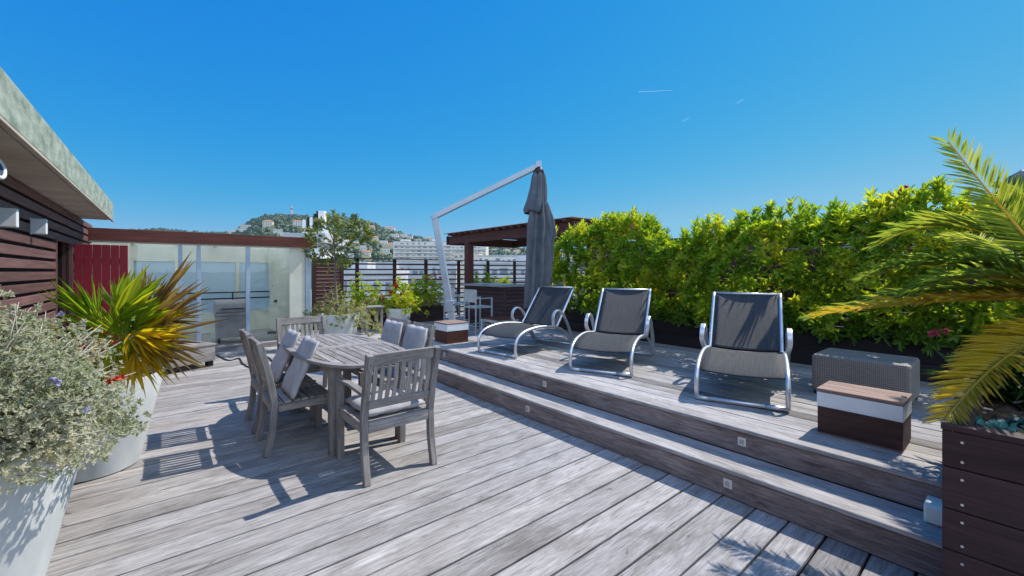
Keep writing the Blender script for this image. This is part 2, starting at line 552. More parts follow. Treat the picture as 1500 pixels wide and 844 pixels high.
def join_arrays(parts):
    Vs, Qs, o = [], [], 0
    for V, Q in parts:
        Vs.append(V)
        Qs.append(Q + o)
        o += len(V)
    return np.concatenate(Vs), np.concatenate(Qs)


def whorls(c, axis, n, L, W, spread=(.6, 1.5)):
    """n leaves round each tip c, opening about axis"""
    m = len(c)
    axis = nrm(axis)
    ref = RNG.normal(size=(m, 3))
    e1 = nrm(np.cross(axis, ref))
    e2 = np.cross(axis, e1)
    P, D, U, LL, WW = [], [], [], [], []
    for j in range(n):
        ph = 2 * math.pi * j / n + RNG.uniform(-.35, .35, m)
        th = RNG.uniform(spread[0], spread[1], m)
        rad = e1 * np.cos(ph)[:, None] + e2 * np.sin(ph)[:, None]
        d = axis * np.cos(th)[:, None] + rad * np.sin(th)[:, None]
        P.append(c - axis * RNG.uniform(0, .35, m)[:, None] * L)
        D.append(d)
        U.append(axis * np.sin(th)[:, None] - rad * np.cos(th)[:, None])
        LL.append(L * RNG.uniform(.6, 1.15, m))
        WW.append(W * RNG.uniform(.75, 1.2, m))
    return leaf_arrays(np.concatenate(P), np.concatenate(D), np.concatenate(U), np.concatenate(LL), np.concatenate(WW))


def props(o, label, cat, group=None, kind=None):
    if label:
        o['label'] = label
    if cat:
        o['category'] = cat
    if group:
        o['group'] = group
    if kind:
        o['kind'] = kind
    return o


def thing(name, label, cat, loc=(0, 0, 0), rot=0.0, group=None):
    o = bpy.data.objects.new(name, None)
    o.empty_display_size = .1
    COL.objects.link(o)
    o.location = loc
    o.rotation_euler = (0, 0, rot)
    return props(o, label, cat, group)


def struct(o):
    o['kind'] = 'structure'
    return o


def kids(o):
    return [c for c in bpy.data.objects if c.parent is o]


def dup(root, loc, rot, label=None, group=None):
    def cp(o, par):
        c = o.copy()
        COL.objects.link(c)
        if par is not None:
            c.parent = par
        for ch in kids(o):
            cp(ch, c)
        return c
    r = cp(root, None)
    r.location = loc
    r.rotation_euler = (0, 0, rot)
    if label:
        r['label'] = label
    if group:
        r['group'] = group
    return r


def smooth_pts(pts, n=5):
    """Catmull-Rom through the points"""
    P = [Vector(p) for p in pts]
    P = [P[0] * 2 - P[1]] + P + [P[-1] * 2 - P[-2]]
    out = []
    for i in range(1, len(P) - 2):
        for k in range(n):
            t = k / n
            out.append(.5 * ((2 * P[i]) + (-P[i - 1] + P[i + 1]) * t + (2 * P[i - 1] - 5 * P[i] + 4 * P[i + 1] - P[i + 2]) * t * t + (-P[i - 1] + 3 * P[i] - 3 * P[i + 1] + P[i + 2]) * t ** 3))
    out.append(P[-2])
    return out
# ------------------------------------------------------------------ the terrace: deck, steps, platform
def grounded(o):                      # meshes drawn in deck coordinates
    o.rotation_euler = (0, 0, A)
    return o


mb = MB()
v = -3.0
while v < 12.9:
    w = random.uniform(.158, .192)
    z = random.uniform(-.002, .002)
    u0, u1 = -1.9, 9.5
    r = [random.random() * 40 for _ in range(3)]
    c = [(u0, v, -.028), (u1, v, -.028), (u1, v + w, -.028), (u0, v + w, -.028), (u0, v, z), (u1, v, z + .0005), (u1, v + w, z - .0005), (u0, v + w, z)]
    mb.hexa(c, [(p[0] + r[0], p[1] + r[1], p[2] + r[2]) for p in c])
    v += w + random.choice((.010, .012, .013, .015))
deck = struct(grounded(mb.build('deck', M['deck'], bevel=.0035, seg=1)))
mb = MB()
mb.box(-2.2, 10.2, -3.4, 13.2, -.45, -.05)
struct(grounded(mb.build('deck_base', M['gap'])))

ST0, ST1 = 2.88, 3.195
SV0, SV1 = -.4, 6.05
mb = MB()
mb.box(ST0 + .012, ST0 + .04, SV0, SV1, .004, .165, axis=1)
lower = mb.build('lower_step', M['riser'], bevel=.004, seg=1)
struct(grounded(lower))
mb = MB()
mb.box(ST0, ST0 + .15, SV0, SV1, .168, .195, axis=1)
mb.box(ST0 + .158, ST1 - .004, SV0, SV1, .168, .195, axis=1)
struct(grounded(mb.build('lower_step_tread', M['deck'], bevel=.004, seg=1)))
mb = MB()
mb.box(ST1, ST1 + .03, SV0, SV1, .197, .352, axis=1)
struct(grounded(mb.build('upper_step', M['riser'], bevel=.004, seg=1)))
mb = MB()
u = ST1 - .016
while u < 6.95:
    w = random.uniform(.134, .146)
    mb.box(u, u + w, SV0 - 2.0, SV1 + .03, .355, .38 + random.uniform(-.0015, .0015), axis=1)
    u += w + random.choice((.006, .007, .009))
struct(grounded(mb.build('platform', M['deck'], bevel=.0035, seg=1)))
mb = MB()
mb.box(ST1 + .05, 6.9, SV0 - 2.0, SV1 - .02, .01, .345)
struct(grounded(mb.build('platform_base', M['gap'])))

# step lights
def step_light(u, v, z, label):
    t = thing('step_light', label, 'step light', UV(u, v, z), A, 'square step lights in the risers')
    mb = MB()
    mb.box(-.006, 0, -.028, .028, -.031, .031)
    mb.build('face_plate', M['steel'], t, bevel=.003)
    mb = MB()
    mb.box(-.009, -.0062, -.014, .014, -.016, .016)
    mb.build('lens', M['lens'], t, bevel=.002)


def at_riser(px, u):
    k = (px - 750) / F
    Y = u / (k * CA + SA)
    return -k * Y * SA + Y * CA


step_light(ST0 + .012, at_riser(772, ST0), .095, 'square steel light in the lower riser, nearer the dining chair')
step_light(ST0 + .012, at_riser(1065, ST0), .095, 'square steel light in the lower riser, toward the tall planter')
step_light(ST1, at_riser(651, ST1), .285, 'small square light in the upper riser beside the corner stool box')
step_light(ST1, at_riser(798, ST1), .285, 'square steel light in the upper riser, between two neighbouring loungers')
step_light(ST1, at_riser(1087, ST1), .285, 'square steel light in the upper riser below the nearest lounger')

t = thing('socket_box', 'pale green weatherproof socket box on the lower step against the tall planter', 'socket', UV(3.1, .272, .196), A)
mb = MB(); mb.box(-.05, .09, -.05, .05, 0, .1); mb.build('housing', M['socket'], t, bevel=.012)
mb = MB(); mb.box(-.058, -.0505, -.042, .042, .012, .09); mb.build('flap', M['socket'], t, bevel=.003)
p = ray(478, 694, 1); s = EYE / (EYE - p.z); p = Vector((0, 0, EYE)).lerp(p, s)
t = thing('floor_box', 'small flush steel cover plate set in the deck beside the armchair', 'floor plate', (p.x, p.y, .001), A)
mb = MB(); mb.box(-.055, .055, -.03, .03, 0, .006); mb.build('lid', M['steel'], t, bevel=.002)
mb = MB(); mb.box(-.04, .0, -.006, .006, .0062, .009); mb.build('latch', M['lens'], t)

# ------------------------------------------------------------------ teak dining set
def dining_chair(label, arms, w, d, group):
    """local: y is the way the sitter faces"""
    t = thing('dining_chair', label, 'chair', (0, 0, 0), 0, group)
    hw, hd = w / 2, d / 2
    st = .05
    for sx in (-1, 1):
        x = sx * (hw - st / 2)
        mb = MB()
        mb.path([(x, -hd - .035, 0), (x, -hd + .01, .2), (x, -hd + .025, .42), (x, -hd - .01, .62), (x, -hd - .085, .925)], st * .95, st, up=(0, 1, 0))
        mb.build('rear_leg', M['teak'], t, bevel=.005)
        mb = MB()
        mb.bar((x, hd - .025, 0), (x, hd - .025, .62 if arms else .405), st * 1.05, st * 1.05, up=(0, 1, 0))
        mb.build('front_leg', M['teak'], t, bevel=.005)
    mb = MB()
    mb.box(-hw + st, hw - st, -hd + .0, -hd + .028, .35, .425)
    mb.box(-hw + st, hw - st, hd - .045, hd - .017, .345, .405)
    for sx in (-1, 1):
        x = sx * (hw - .026)
        mb.box(x - .013, x + .013, -hd + .05, hd - .055, .345, .405)
    mb.build('apron', M['teak'], t, bevel=.003, seg=1)
    mb = MB()
    n = 7
    y = -hd + .03
    while y < hd - .03:
        mb.box(-hw + .004, hw - .004, y, y + .055, .408, .428)
        y += .064
    mb.build('seat', M['teak'], t, bevel=.003, seg=1)
    def by(z):
        return -hd + .025 - .035 * (z - .42) / .2 if z < .62 else -hd - .01 - .075 * (z - .62) / .305
    b = MB(); b.bar((-hw + st, by(.885), .885), (hw - st, by(.885), .885), .024, .085, up=(0, by(.95) - by(.85), .1))
    back = b.build('top_rail', M['teak'], t, bevel=.004)
    b = MB(); b.bar((-hw + st, by(.55), .55), (hw - st, by(.55), .55), .024, .06, up=(0, by(.6) - by(.5), .1))
    b.build('lower_rail', M['teak'], t, bevel=.004)
    ns = 9 if w > .5 else 7
    for i in range(ns):
        x = -hw + st + (w - 2 * st) * (i + .5) / ns
        s = MB()
        s.path([(x, by(.58), .578), (x, by(.72) - .012, .72), (x, by(.845), .845)], .031, .012, up=(0, 1, 0))
        s.build('slat', M['teak'], back, bevel=.002, seg=1)
    if arms:
        for sx in (-1, 1):
            x = sx * (hw - .026)
            mb = MB()
            mb.path([(x, by(.63) + .02, .632), (x, 0, .645), (x, hd - .01, .633)], .056, .026)
            mb.build('armrest', M['teak'], t, bevel=.006)
    return t


def cushion(label, loc, rot, w, l, h, tilt=0.0, pillow=.6, ties=True):
    """a stuffed pad, rotated about its lower edge by tilt; local x across, y up the pad"""
    t = thing('seat_cushion', label, 'cushion', loc, rot)
    n = 14
    vs, fs = [], []
    rn = [random.uniform(-1, 1) for _ in range(6)]
    for side in (1, -1):
        for i in range(n + 1):
            for j in range(n + 1):
                a, b = i / n * 2 - 1, j / n * 2 - 1
                e = max(0, (1 - abs(a) ** 5) * (1 - abs(b) ** 5))
                th = h / 2 * (.32 + .68 * e ** .45) * (1 + .08 * math.sin(a * 5 + rn[0] * 3) * math.cos(b * 4 + rn[1] * 3)) + .004 * math.sin(9 * a + 7 * b + rn[2] * 4)
                x = a * w / 2 * (1 + .012 * math.sin(b * 6 + rn[3]))
                y = (b + 1) / 2 * l + .006 * math.sin(a * 7 + rn[4] * 3) * (1 if b > .9 else 0)
                z = side * th
                vs.append((x, y * math.cos(tilt) - z * math.sin(tilt), y * math.sin(tilt) + z * math.cos(tilt) + (h / 2 if tilt == 0 else h * .3)))
    k = (n + 1) * (n + 1)
    for i in range(n):
        for j in range(n):
            q = (i * (n + 1) + j, (i + 1) * (n + 1) + j, (i + 1) * (n + 1) + j + 1, i * (n + 1) + j + 1)
            fs.append(q)
            fs.append(tuple(x + k for x in reversed(q)))
    def edge(i, j):
        return i * (n + 1) + j
    ring = [edge(i, 0) for i in range(n)] + [edge(n, j) for j in range(n)] + [edge(i, n) for i in range(n, 0, -1)] + [edge(0, j) for j in range(n, 0, -1)]
    for i in range(len(ring)):
        a, b = ring[i], ring[(i + 1) % len(ring)]
        fs.append((b, a, a + k, b + k))
    mb = MB()
    mb.add(vs, fs)
    mb.build('pad', M['cushion'], t, smooth=True)
    mb = MB()
    ct, sn = math.cos(tilt), math.sin(tilt)
    off = (h / 2 if tilt == 0 else h * .3)
    mb.tube([(x, y * ct, y * sn + off) for x, y in ((-w / 2 + .004, .006), (w / 2 - .004, .006), (w / 2 - .004, l - .006), (-w / 2 + .004, l - .006))], .006, 6, closed=True)
    mb.build('piping', M['cushion'], t, smooth=True)
    return t


SG = 'slatted teak chairs round the table'
TU, TV = 1.38, 4.3
arm = dining_chair('teak armchair at the near end of the table, its slatted back to the camera', True, .575, .56, SG)
arm.location = UV(1.372, 3.235)
arm.rotation_euler = (0, 0, A)
far = dup(arm, UV(1.37, 5.44), A + math.pi, 'teak armchair at the far end of the table, in front of the veranda')
side = dining_chair('armless teak chair on the pot side of the table, nearer the camera', False, .46, .5, SG)
side.location = UV(.945, 4.115)
side.rotation_euler = (0, 0, A - math.pi / 2)
dup(side, UV(.955, 4.76), A - math.pi / 2, 'armless teak chair on the pot side of the table, nearer the veranda')
RU = 1.91
dup(side, UV(RU, 4.22), A + math.pi / 2, 'armless teak chair on the step side of the table, nearer the camera')
dup(side, UV(RU, 4.8), A + math.pi / 2, 'armless teak chair on the step side of the table, nearer the railing')
cushion('grey seat pad lying flat on the near armchair', UV(1.372, 3.0, .43), A, .46, .47, .075)
cushion('lavender grey pad leaning on the table edge, on the pot-side chair nearer the camera', UV(.84, 4.06, .43), A - math.pi / 2, .43, .5, .055, tilt=math.radians(66))
cushion('lavender grey pad leaning on the table edge, on the pot-side chair nearer the veranda', UV(.85, 4.74, .43), A - math.pi / 2, .43, .49, .055, tilt=math.radians(66))
cushion('plump pale pad propped upright on the step-side chair nearer the camera', UV(RU + .14, 4.2, .44), A + math.pi / 2, .43, .45, .09, tilt=math.radians(103))
cushion('plump pale pad propped upright on the step-side chair nearer the railing', UV(RU + .14, 4.79, .44), A + math.pi / 2, .43, .45, .09, tilt=math.radians(103))

t = thing('dining_table', 'oval weathered teak table with a slatted top and middle joint', 'table', UV(TU, TV), A)
HU, HV, EX = .455, .985, 2.7


def sup(th, a, b):
    c, s_ = math.cos(th), math.sin(th)
    return (a * math.copysign(abs(c) ** (2 / EX), c), b * math.copysign(abs(s_) ** (2 / EX), s_))


def oval_y(x, a, b):
    return b * max(0, 1 - min(1, abs(x) / a) ** EX) ** (1 / EX)


rim = .065
for sgn in (-1, 1):
    mb = MB()
    K = 36
    vs, fs, gs = [], [], []
    ln = 0
    for i in range(K + 1):
        th = math.pi * i / K
        xo, yo = sup(th, HU, HV)
        xi, yi = sup(th, HU - rim, HV - rim)
        yo, yi = max(yo, .006), max(yi, .006)
        for (x, y, z) in ((xo, yo, .735), (xo, yo, .76), (xi, yi, .76), (xi, yi, .735)):
            vs.append((x, sgn * y, z))
        for q in ((0, 0), (0, .025), (.06, .025), (.06, 0)):
            gs.append((i * .08 + sgn * 3, q[0], q[1]))
    for i in range(K):
        for j in range(4):
            q = (i * 4 + j, i * 4 + (j + 1) % 4, i * 4 + 4 + (j + 1) % 4, i * 4 + 4 + j)
            fs.append(q if sgn > 0 else tuple(reversed(q)))
    mb.add(vs, fs, gs)
    mb.build('table_rim', M['teak'], t, bevel=.003, seg=1)
    mb = MB()
    a_, b_ = HU - rim - .004, HV - rim - .004
    nsl = 10
    wd = 2 * a_ / nsl
    for i in range(nsl):
        x0 = -a_ + i * wd + .0045
        x1 = -a_ + (i + 1) * wd - .0045
        y0, y1 = oval_y(x0, a_, b_), oval_y(x1, a_, b_)
        r = [random.random() * 40 for _ in range(3)]
        y_in = .075
        if min(y0, y1) < y_in + .02:
            y0 = max(y0, y_in + .03); y1 = max(y1, y_in + .03)
        c = [(x0, sgn * y_in, .738), (x1, sgn * y_in, .738), (x1, sgn * y1, .738), (x0, sgn * y0, .738)]
        if sgn < 0:
            c = [c[1], c[0], c[3], c[2]]
        c = c + [(p[0], p[1], .759) for p in c]
        mb.hexa(c, [(p[1] + r[0], p[0] + r[1], p[2] + r[2]) for p in c])
    mb.build('tabletop', M['teak'], t, bevel=.002, seg=1)
    mb = MB()
    mb.box(-HU + rim + .003, HU - rim - .003, sgn * .006 if sgn > 0 else -.07, .07 if sgn > 0 else -.006, .737, .761)
    mb.build('joint_board', M['teak'], t, bevel=.002, seg=1)
mb = MB()
for x in (-.3, .3):
    mb.box(x - .014, x + .014, -.64, .64, .66, .733)
for y in (-.66, .66, 0):
    mb.box(-.286, .286, y - .014, y + .014, .665, .733)
mb.build('apron', M['teak'], t, bevel=.003, seg=1)
for x in (-.29, .29):
    for y in (-.66, .66):
        mb = MB()
        mb.bar((x, y + (.05 if y > 0 else -.05), 0), (x, y + (.05 if y > 0 else -.05), .733), .075, .075, up=(0, 1, 0))
        mb.build('leg', M['teak'], t, bevel=.005)

# ------------------------------------------------------------------ loungers
def lounger():
    t = thing('sun_lounger', 'x', 'sun lounger', (0, 0, 0), 0, 'sling sun loungers on the platform')
    hw = .335
    rail = smooth_pts([(.0, 0, .022), (-.02, 0, .09), (-.012, 0, .19), (.035, 0, .262), (.14, 0, .315), (.3, 0, .345), (.5, 0, .355), (.72, 0, .34), (.93, 0, .315)], 5)
    fr = MB()
    for s in (-1, 1):
        fr.tube([(p.x, s * hw, p.z) for p in rail], .019, 10)
    fr.build('seat_frame', M['alu'], t, smooth=True)
    mb = MB()
    mb.tube([(0, -hw, .022), (0, hw, .022)], .0195, 10)
    mb.build('foot_bar', M['alu'], t, smooth=True)
    mb = MB()
    for y0, y1 in ((-hw - .004, -hw + .16), (hw - .1, hw + .004)):
        mb.tube([(0, y0, .021), (0, y1, .021)], .0215, 10)
    mb.build('foot_sleeve', M['socket'] if False else M['alu'], t, smooth=True)
    back = [Vector((.925, 0, .315)), Vector((1.01, 0, .415)), Vector((1.2, 0, .645)), Vector((1.395, 0, .875))]
    bf = MB()
    bp = smooth_pts(back, 5)
    for s in (-1, 1):
        bf.tube([(p.x, s * (hw - .012), p.z) for p in bp], .018, 10)
    bf.tube([(1.395, -hw + .012, .872), (1.395, hw - .012, .872)], .014, 8)
    bf.build('backrest_frame', M['alu'], t, smooth=True)

    def sheet(name, prof, half, sag):
        ny = 8
        vs, fs, gs, d = [], [], [], 0
        for i, p in enumerate(prof):
            if i:
                d += (p - prof[i - 1]).length
            for j in range(ny + 1):
                y = (j / ny * 2 - 1) * half
                q = 1 - (y / half) ** 2
                vs.append((p.x, y, p.z - sag * q))
                gs.append((d, y, 0))
        for i in range(len(prof) - 1):
            for j in range(ny):
                a = i * (ny + 1) + j
                fs.append((a, a + 1, a + ny + 2, a + ny + 1))
        mb = MB()
        mb.add(vs, fs, gs)
        o = mb.build(name, M['sling'], t, smooth=True)
        so = o.modifiers.new('cloth thickness', 'SOLIDIFY')
        so.thickness = .004
        return o
    sheet('seat_sling', [p + Vector((0, 0, .004)) for p in rail if p.z > .24 and p.x > .02] , hw - .016, .018)
    sheet('backrest_sling', [p + Vector((-.004, 0, .004)) for p in bp[1:]], hw - .026, .02)
    for s in (-1, 1):
        y = s * (hw + .045)
        loop = smooth_pts([(.8, y - s * .02, .33), (.755, y, .42), (.77, y, .51), (.85, y, .56), (.95, y, .535), (1.07, y, .42), (1.2, y, .22), (1.29, y - s * .02, .03)], 5)
        mb = MB()
        mb.path(loop, .045, .02, up=(0, 1, 0)) if False else mb.path(loop, .02, .046, up=(0, 1, 0))
        mb.build('armrest', M['alu'], t, bevel=.006, smooth=False)
        mb = MB()
        mb.tube(smooth_pts([(.88, s * hw, .315), (1.0, s * (hw + .01), .28), (1.12, s * (hw + .02), .2), (1.27, s * (hw + .025), .03)], 5), .017, 8)
        mb.build('rear_leg', M['alu'], t, smooth=True)
    mb = MB()
    mb.tube([(1.265, -hw - .03, .025), (1.265, hw + .03, .025)], .017, 8)
    mb.tube([(.86, -hw, .3), (.86, hw, .3)], .015, 8)
    mb.build('cross_bar', M['alu'], t, smooth=True)
    return t


lo = lounger()
def place_lounger(o, fl, fr, label):
    """feet left and right, seen at photo pixels on the platform"""
    def gp(q):
        Y = F * (EYE - .38) / (q[1] - HZ)
        return Vector(((q[0] - 750) / F * Y, Y, 0))
    a, b = gp(fl), gp(fr)
    c = (a + b) / 2
    d = (b - a).normalized()
    ax = Vector((-d.y, d.x, 0))
    o.location = (c.x, c.y, .381)
    o.rotation_euler = (0, 0, math.atan2(ax.y, ax.x))
    o['label'] = label


place_lounger(lo, (1018, 585), (1158, 605), 'charcoal sling lounger with raised back, nearest the wicker ottoman')
lo2 = dup(lo, (0, 0, 0), 0)
place_lounger(lo2, (835, 543), (927, 553), 'charcoal sling lounger with raised back, middle one of the three')
lo3 = dup(lo, (0, 0, 0), 0)
place_lounger(lo3, (698, 515.2), (761.5, 526.3), 'charcoal sling lounger with raised back, beside the folded grey parasol')

# ------------------------------------------------------------------ stool boxes, wicker ottoman
def stool_box(label, u0, u1, v0, v1, h, group):
    t = thing('storage_stool', label, 'stool', UV((u0 + u1) / 2, (v0 + v1) / 2, .381), A, group)
    x, y = (u1 - u0) / 2, (v1 - v0) / 2
    k = h * .6
    mb = MB(); mb.box(-x, x, -y, y, .012, k); mb.build('base', M['box_wood'] if 'reddish' in label else M['umber'], t, bevel=.004)
    mb = MB(); mb.box(-x + .004, x - .004, -y + .004, y - .004, 0, .0115); mb.build('foot_strip', M['box_lid'], t)
    mb = MB(); mb.box(-x - .003, x + .003, -y - .003, y + .003, k + .002, h - .024); mb.build('painted_band', M['lampwhite'], t, bevel=.004)
    mb = MB()
    n = 3
    for i in range(n):
        a = -x - .006 + (2 * x + .012) * i / n
        b = -x - .006 + (2 * x + .012) * (i + 1) / n - .003
        mb.box(a, b, -y - .006, y + .006, h - .022, h, axis=1)
    mb.build('lid', M['box_lid'], t, bevel=.003, seg=1)
    return t


stool_box('dark wood and white stool box with a faded lid, before the wicker ottoman', 3.508, 3.815, .46, .9, .312, 'two-tone wooden stool boxes')
stool_box('reddish wood and white stool box on the platform corner by the parasol mast', 3.385, 3.775, 5.63, 6.02, .32, 'two-tone wooden stool boxes')

t = thing('ottoman', 'long grey woven wicker ottoman in front of the black planters', 'ottoman', UV(4.87, .895, .381), A)
mb = MB(); n = 0
mb.box(-.26, .26, -.335, .335, .03, .365, axis=1)
mb.build('wicker_body', M['wicker'], t, bevel=.025)
for x in (-.22, .22):
    for y in (-.3, .3):
        mb = MB(); mb.bar((x, y, 0), (x, y, .032), .04, .04); mb.build('foot', M['black'], t)

# ------------------------------------------------------------------ cantilever parasol
foot = Vector((-.93, 7.2, .012))
elbow = ray(637, 317, 7.2)
tip = ray(789, 243, 7.05)
t = thing('cantilever_parasol', 'folded charcoal parasol hanging from a slanted silver cantilever mast', 'parasol', foot)
def rel(p):
    return Vector(p) - foot
mb = MB()
mb.box(-.42, .42, -.42, .42, 0, .05)
mb.box(-.09, .09, -.09, .09, .05, .2)
mb.build('base', M['black'], t, bevel=.008)
mb = MB()
f0 = Vector((0, 0, .12))
mb.bar(f0, rel(elbow), .11, .075, up=(0, 1, 0))
mast = mb.build('mast', M['mast'], t, bevel=.012)
mid = f0.lerp(rel(elbow), .34)
mb = MB(); mb.bar(mid - Vector((0, 0, .1)), mid + Vector((0, 0, .1)), .15, .11, up=(0, 1, 0)); mb.build('crank_box', M['mast'], mast, bevel=.01)
mb = MB(); mb.tube([mid + Vector((.07, -.05, .02)), mid + Vector((.13, -.07, .02)), mid + Vector((.13, -.07, -.08))], .012, 8); mb.build('crank_handle', M['black'], mast, smooth=True)
mb = MB()
mb.bar(rel(elbow) + Vector((-.03, 0, -.015)), rel(tip), .08, .095)
arm_ = mb.build('arm', M['mast'], t, bevel=.012)
mb = MB(); mb.bar(rel(tip) - Vector((.05, 0, .0)), rel(tip) + Vector((.05, 0, 0)), .1, .15); mb.build('arm_end_cap', M['alu_blue'], arm_, bevel=.015)
mb = MB(); mb.bar(rel(elbow) - Vector((.05, 0, .04)), rel(elbow) + Vector((.05, 0, .03)), .1, .1); mb.build('elbow_joint', M['alu_blue'], arm_, bevel=.015)
top = rel(tip) + Vector((.0, 0, -.06))
mb = MB(); mb.tube([top, top + Vector((0, 0, -2.2))], .022, 10); mb.build('hanging_pole', M['mast'], t, smooth=True)


def drape(name, prof, seed, amp, seg=96, folds=8):
    rr = random.Random(seed)
    ph = [rr.uniform(0, 6.28) for _ in range(8)]
    vs, fs = [], []
    for i, (z, r, cx) in enumerate(prof):
        for j in range(seg):
            a = 2 * math.pi * j / seg
            f = math.sin(a * folds + ph[0] + .5 * math.sin(z * 2.4 + ph[1]) + .25 * math.sin(z * 6 + a))
            f2 = math.sin(a * 3 + ph[2] + z * 1.6)
            f3 = math.sin(a * 17 + ph[3] + z * 3)
            k = r * (1 + amp * (.62 * math.copysign(abs(f) ** .7, f) + .35 * f2 + .14 * f3))
            vs.append((cx + k * math.cos(a), k * math.sin(a), z + .03 * math.sin(a * 2 + ph[4]) * (1 if i > len(prof) - 4 else .2)))
    for i in range(len(prof) - 1):
        for j in range(seg):
            fs.append((i * seg + (j + 1) % seg, i * seg + j, (i + 1) * seg + j, (i + 1) * seg + (j + 1) % seg))
    return vs, fs


def resample(pr, n):
    zs = np.linspace(pr[0][0], pr[-1][0], n)
    a = np.array(pr)
    o = np.argsort(a[:, 0])
    return [(z, float(np.interp(z, a[o, 0], a[o, 1])), float(np.interp(z, a[o, 0], a[o, 2]))) for z in zs]


cz = top.z
mb = MB()
vs, fs = drape('canopy', resample([(-.08, .075, .0), (-.2, .085, .0), (-.62, .11, .0), (-.95, .15, .0), (-1.3, .155, -.01), (-1.75, .17, -.03), (-2.05, .17, -.06), (-2.3, .14, -.09)], 44), 5, .42)
mb.add(vs, fs)
cn = mb.build('canopy', M['canvas'], t, smooth=True)
cn.location = top
mb = MB()
vs, fs = drape('flap', resample([(-.05, .07, .0), (-.09, .095, .0), (-.3, .12, -.0), (-.5, .145, -.02), (-.66, .165, -.05), (-.72, .14, -.06)], 22), 9, .3, folds=6)
mb.add(vs, fs)
vt = mb.build('top_flap', M['canvas'], cn, smooth=True)
mb = MB()
vs, fs = drape('side_fold', resample([(-.55, .06, .08), (-.8, .09, .13), (-1.08, .1, .17), (-1.2, .075, .16), (-1.5, .08, .14), (-1.8, .08, .11), (-1.95, .06, .1)], 26), 21, .4, folds=5)
mb.add(vs, fs)
mb.build('loose_fold', M['canvas'], cn, smooth=True)
mb = MB(); mb.lathe([(.02, .06), (.05, .04), (.085, -.02), (.095, -.09), (.06, -.1)], 20); h = mb.build('canopy_hub', M['black'], cn, smooth=True)
# ------------------------------------------------------------------ hedge, its planters and the fence behind
def rayu(px, u):
    k = (px - 750) / F
    Y = u / (k * CA + SA)
    return Vector((k * Y, Y, 0)), -k * Y * SA + Y * CA


def rayv(px, v):
    k = (px - 750) / F
    Y = v / (-k * SA + CA)
    return Vector((k * Y, Y, 0)), k * Y * CA + Y * SA


def W0(px, py):                        # deck point seen at a photo pixel
    Y = F * EYE / (py - HZ)
    return Vector(((px - 750) / F * Y, Y, 0))


def zpix(py, Y):
    return EYE - (py - HZ) / F * Y


PV = [-1.6, .33, 2.2, 4.03, 5.86]
PN = ['black timber trough under the hedge, hidden behind the tall brown planter', 'black timber trough under the hedge, behind the wicker ottoman', 'black timber trough under the hedge, between the nearest and middle loungers', 'black timber trough under the hedge, behind the parasol-side lounger']
for i in range(4):
    v0, v1 = PV[i] + .004, PV[i + 1] - .004
    t = thing('hedge_planter', PN[i], 'planter', UV(6.28, (v0 + v1) / 2, .381), A, 'black troughs under the hedge')
    y = (v1 - v0) / 2
    mb = MB()
    for z0, z1 in ((0, .178), (.184, .36)):
        mb.box(-.31, -.285, -y, y, z0, z1); mb.box(.285, .31, -y, y, z0, z1)
        mb.box(-.284, .284, -y, -y + .025, z0, z1); mb.box(-.284, .284, y - .025, y, z0, z1)
    mb.build('boards', M['black_wood'], t, bevel=.004, seg=1)
    mb = MB(); mb.box(-.28, .28, -y + .03, y - .03, .02, .31); mb.build('soil', M['soil'], t)

fu = 6.8
t = thing('slatted_fence', 'dark brown slatted timber fence behind the hedge', 'fence', UV(fu, 2, .381), A)
mb = MB()
for k in range(14):
    mb.box(0, .022, -4.4, 3.75, .06 + k * .115, .06 + k * .115 + .111, axis=1)
mb.build('slats', M['slat'], t, bevel=.003, seg=1)
mb = MB(); mb.box(-.02, .05, -4.42, 3.77, 1.66, 1.692, axis=1); mb.build('top_rail', M['slat'], t, bevel=.004)
for k in range(5):
    mb = MB(); y = -4.3 + k * 2.0; mb.box(.024, .1, y - .04, y + .04, 0, 1.655); mb.build('post', M['slat'], t, bevel=.004)

# hedge outline: crest height along the hedge, from the photo's outline
crest = [(805, 352), (825, 338), (850, 330), (875, 324), (905, 316), (935, 316), (955, 326), (975, 345), (995, 342), (1020, 330), (1060, 324), (1100, 318), (1130, 306), (1160, 302), (1185, 298), (1200, 312), (1240, 300), (1270, 288), (1320, 283), (1350, 284), (1380, 277), (1420, 282), (1450, 300), (1500, 305), (1560, 300), (1640, 290)]
cv, cz_ = [], []
for px, py in crest:
    p, vv = rayu(px, 5.95)
    cv.append(vv); cz_.append(zpix(py, p.y))
cv, cz_ = np.array(cv)[::-1], np.array(cz_)[::-1]


def crest_z(v):
    return np.interp(v, cv, cz_) - .09


hedge = thing('hedge', 'tall yellow-green hedge growing from black troughs behind the loungers', 'hedge', UV(6.2, 2.1, .381), A)
H0 = np.array([6.2, 2.1, .381])
parts, parts2 = [], []
V0, V1 = -1.7, 5.72
n = 3000
v = RNG.uniform(V0, V1, n)
zt = crest_z(v)
# front face
fz = RNG.uniform(0, 1, n) ** .9
z = .8 + fz * (zt - .12 - .8)
bul = .12 * np.sin(v * 4.1 + z * 3) + .1 * np.sin(v * 9.3 - z * 6.1) + .09 * np.sin(v * 17 + z * 11)
u = 5.95 - .3 * np.clip(fz / .55, 0, 1) ** 1.3 + .12 * np.clip((fz - .8) / .2, 0, 1) - .6 * bul + np.abs(RNG.normal(0, .055, n))
u = np.where(fz < .12, u + .02, u)
ax = np.stack([-np.ones(n), RNG.normal(0, .55, n), .25 + .5 * fz + RNG.normal(0, .45, n)], 1)
keep = (np.sin(v * 5.7 + 1.3 * np.sin(z * 7)) * np.sin(z * 8.1 + v * 2.3) + RNG.uniform(-.5, .5, n)) > -.78
c = np.stack([u, v, z], 1)[keep]
parts.append(whorls(c - H0, ax[keep], 10, .105, .034, (.35, 1.2)))
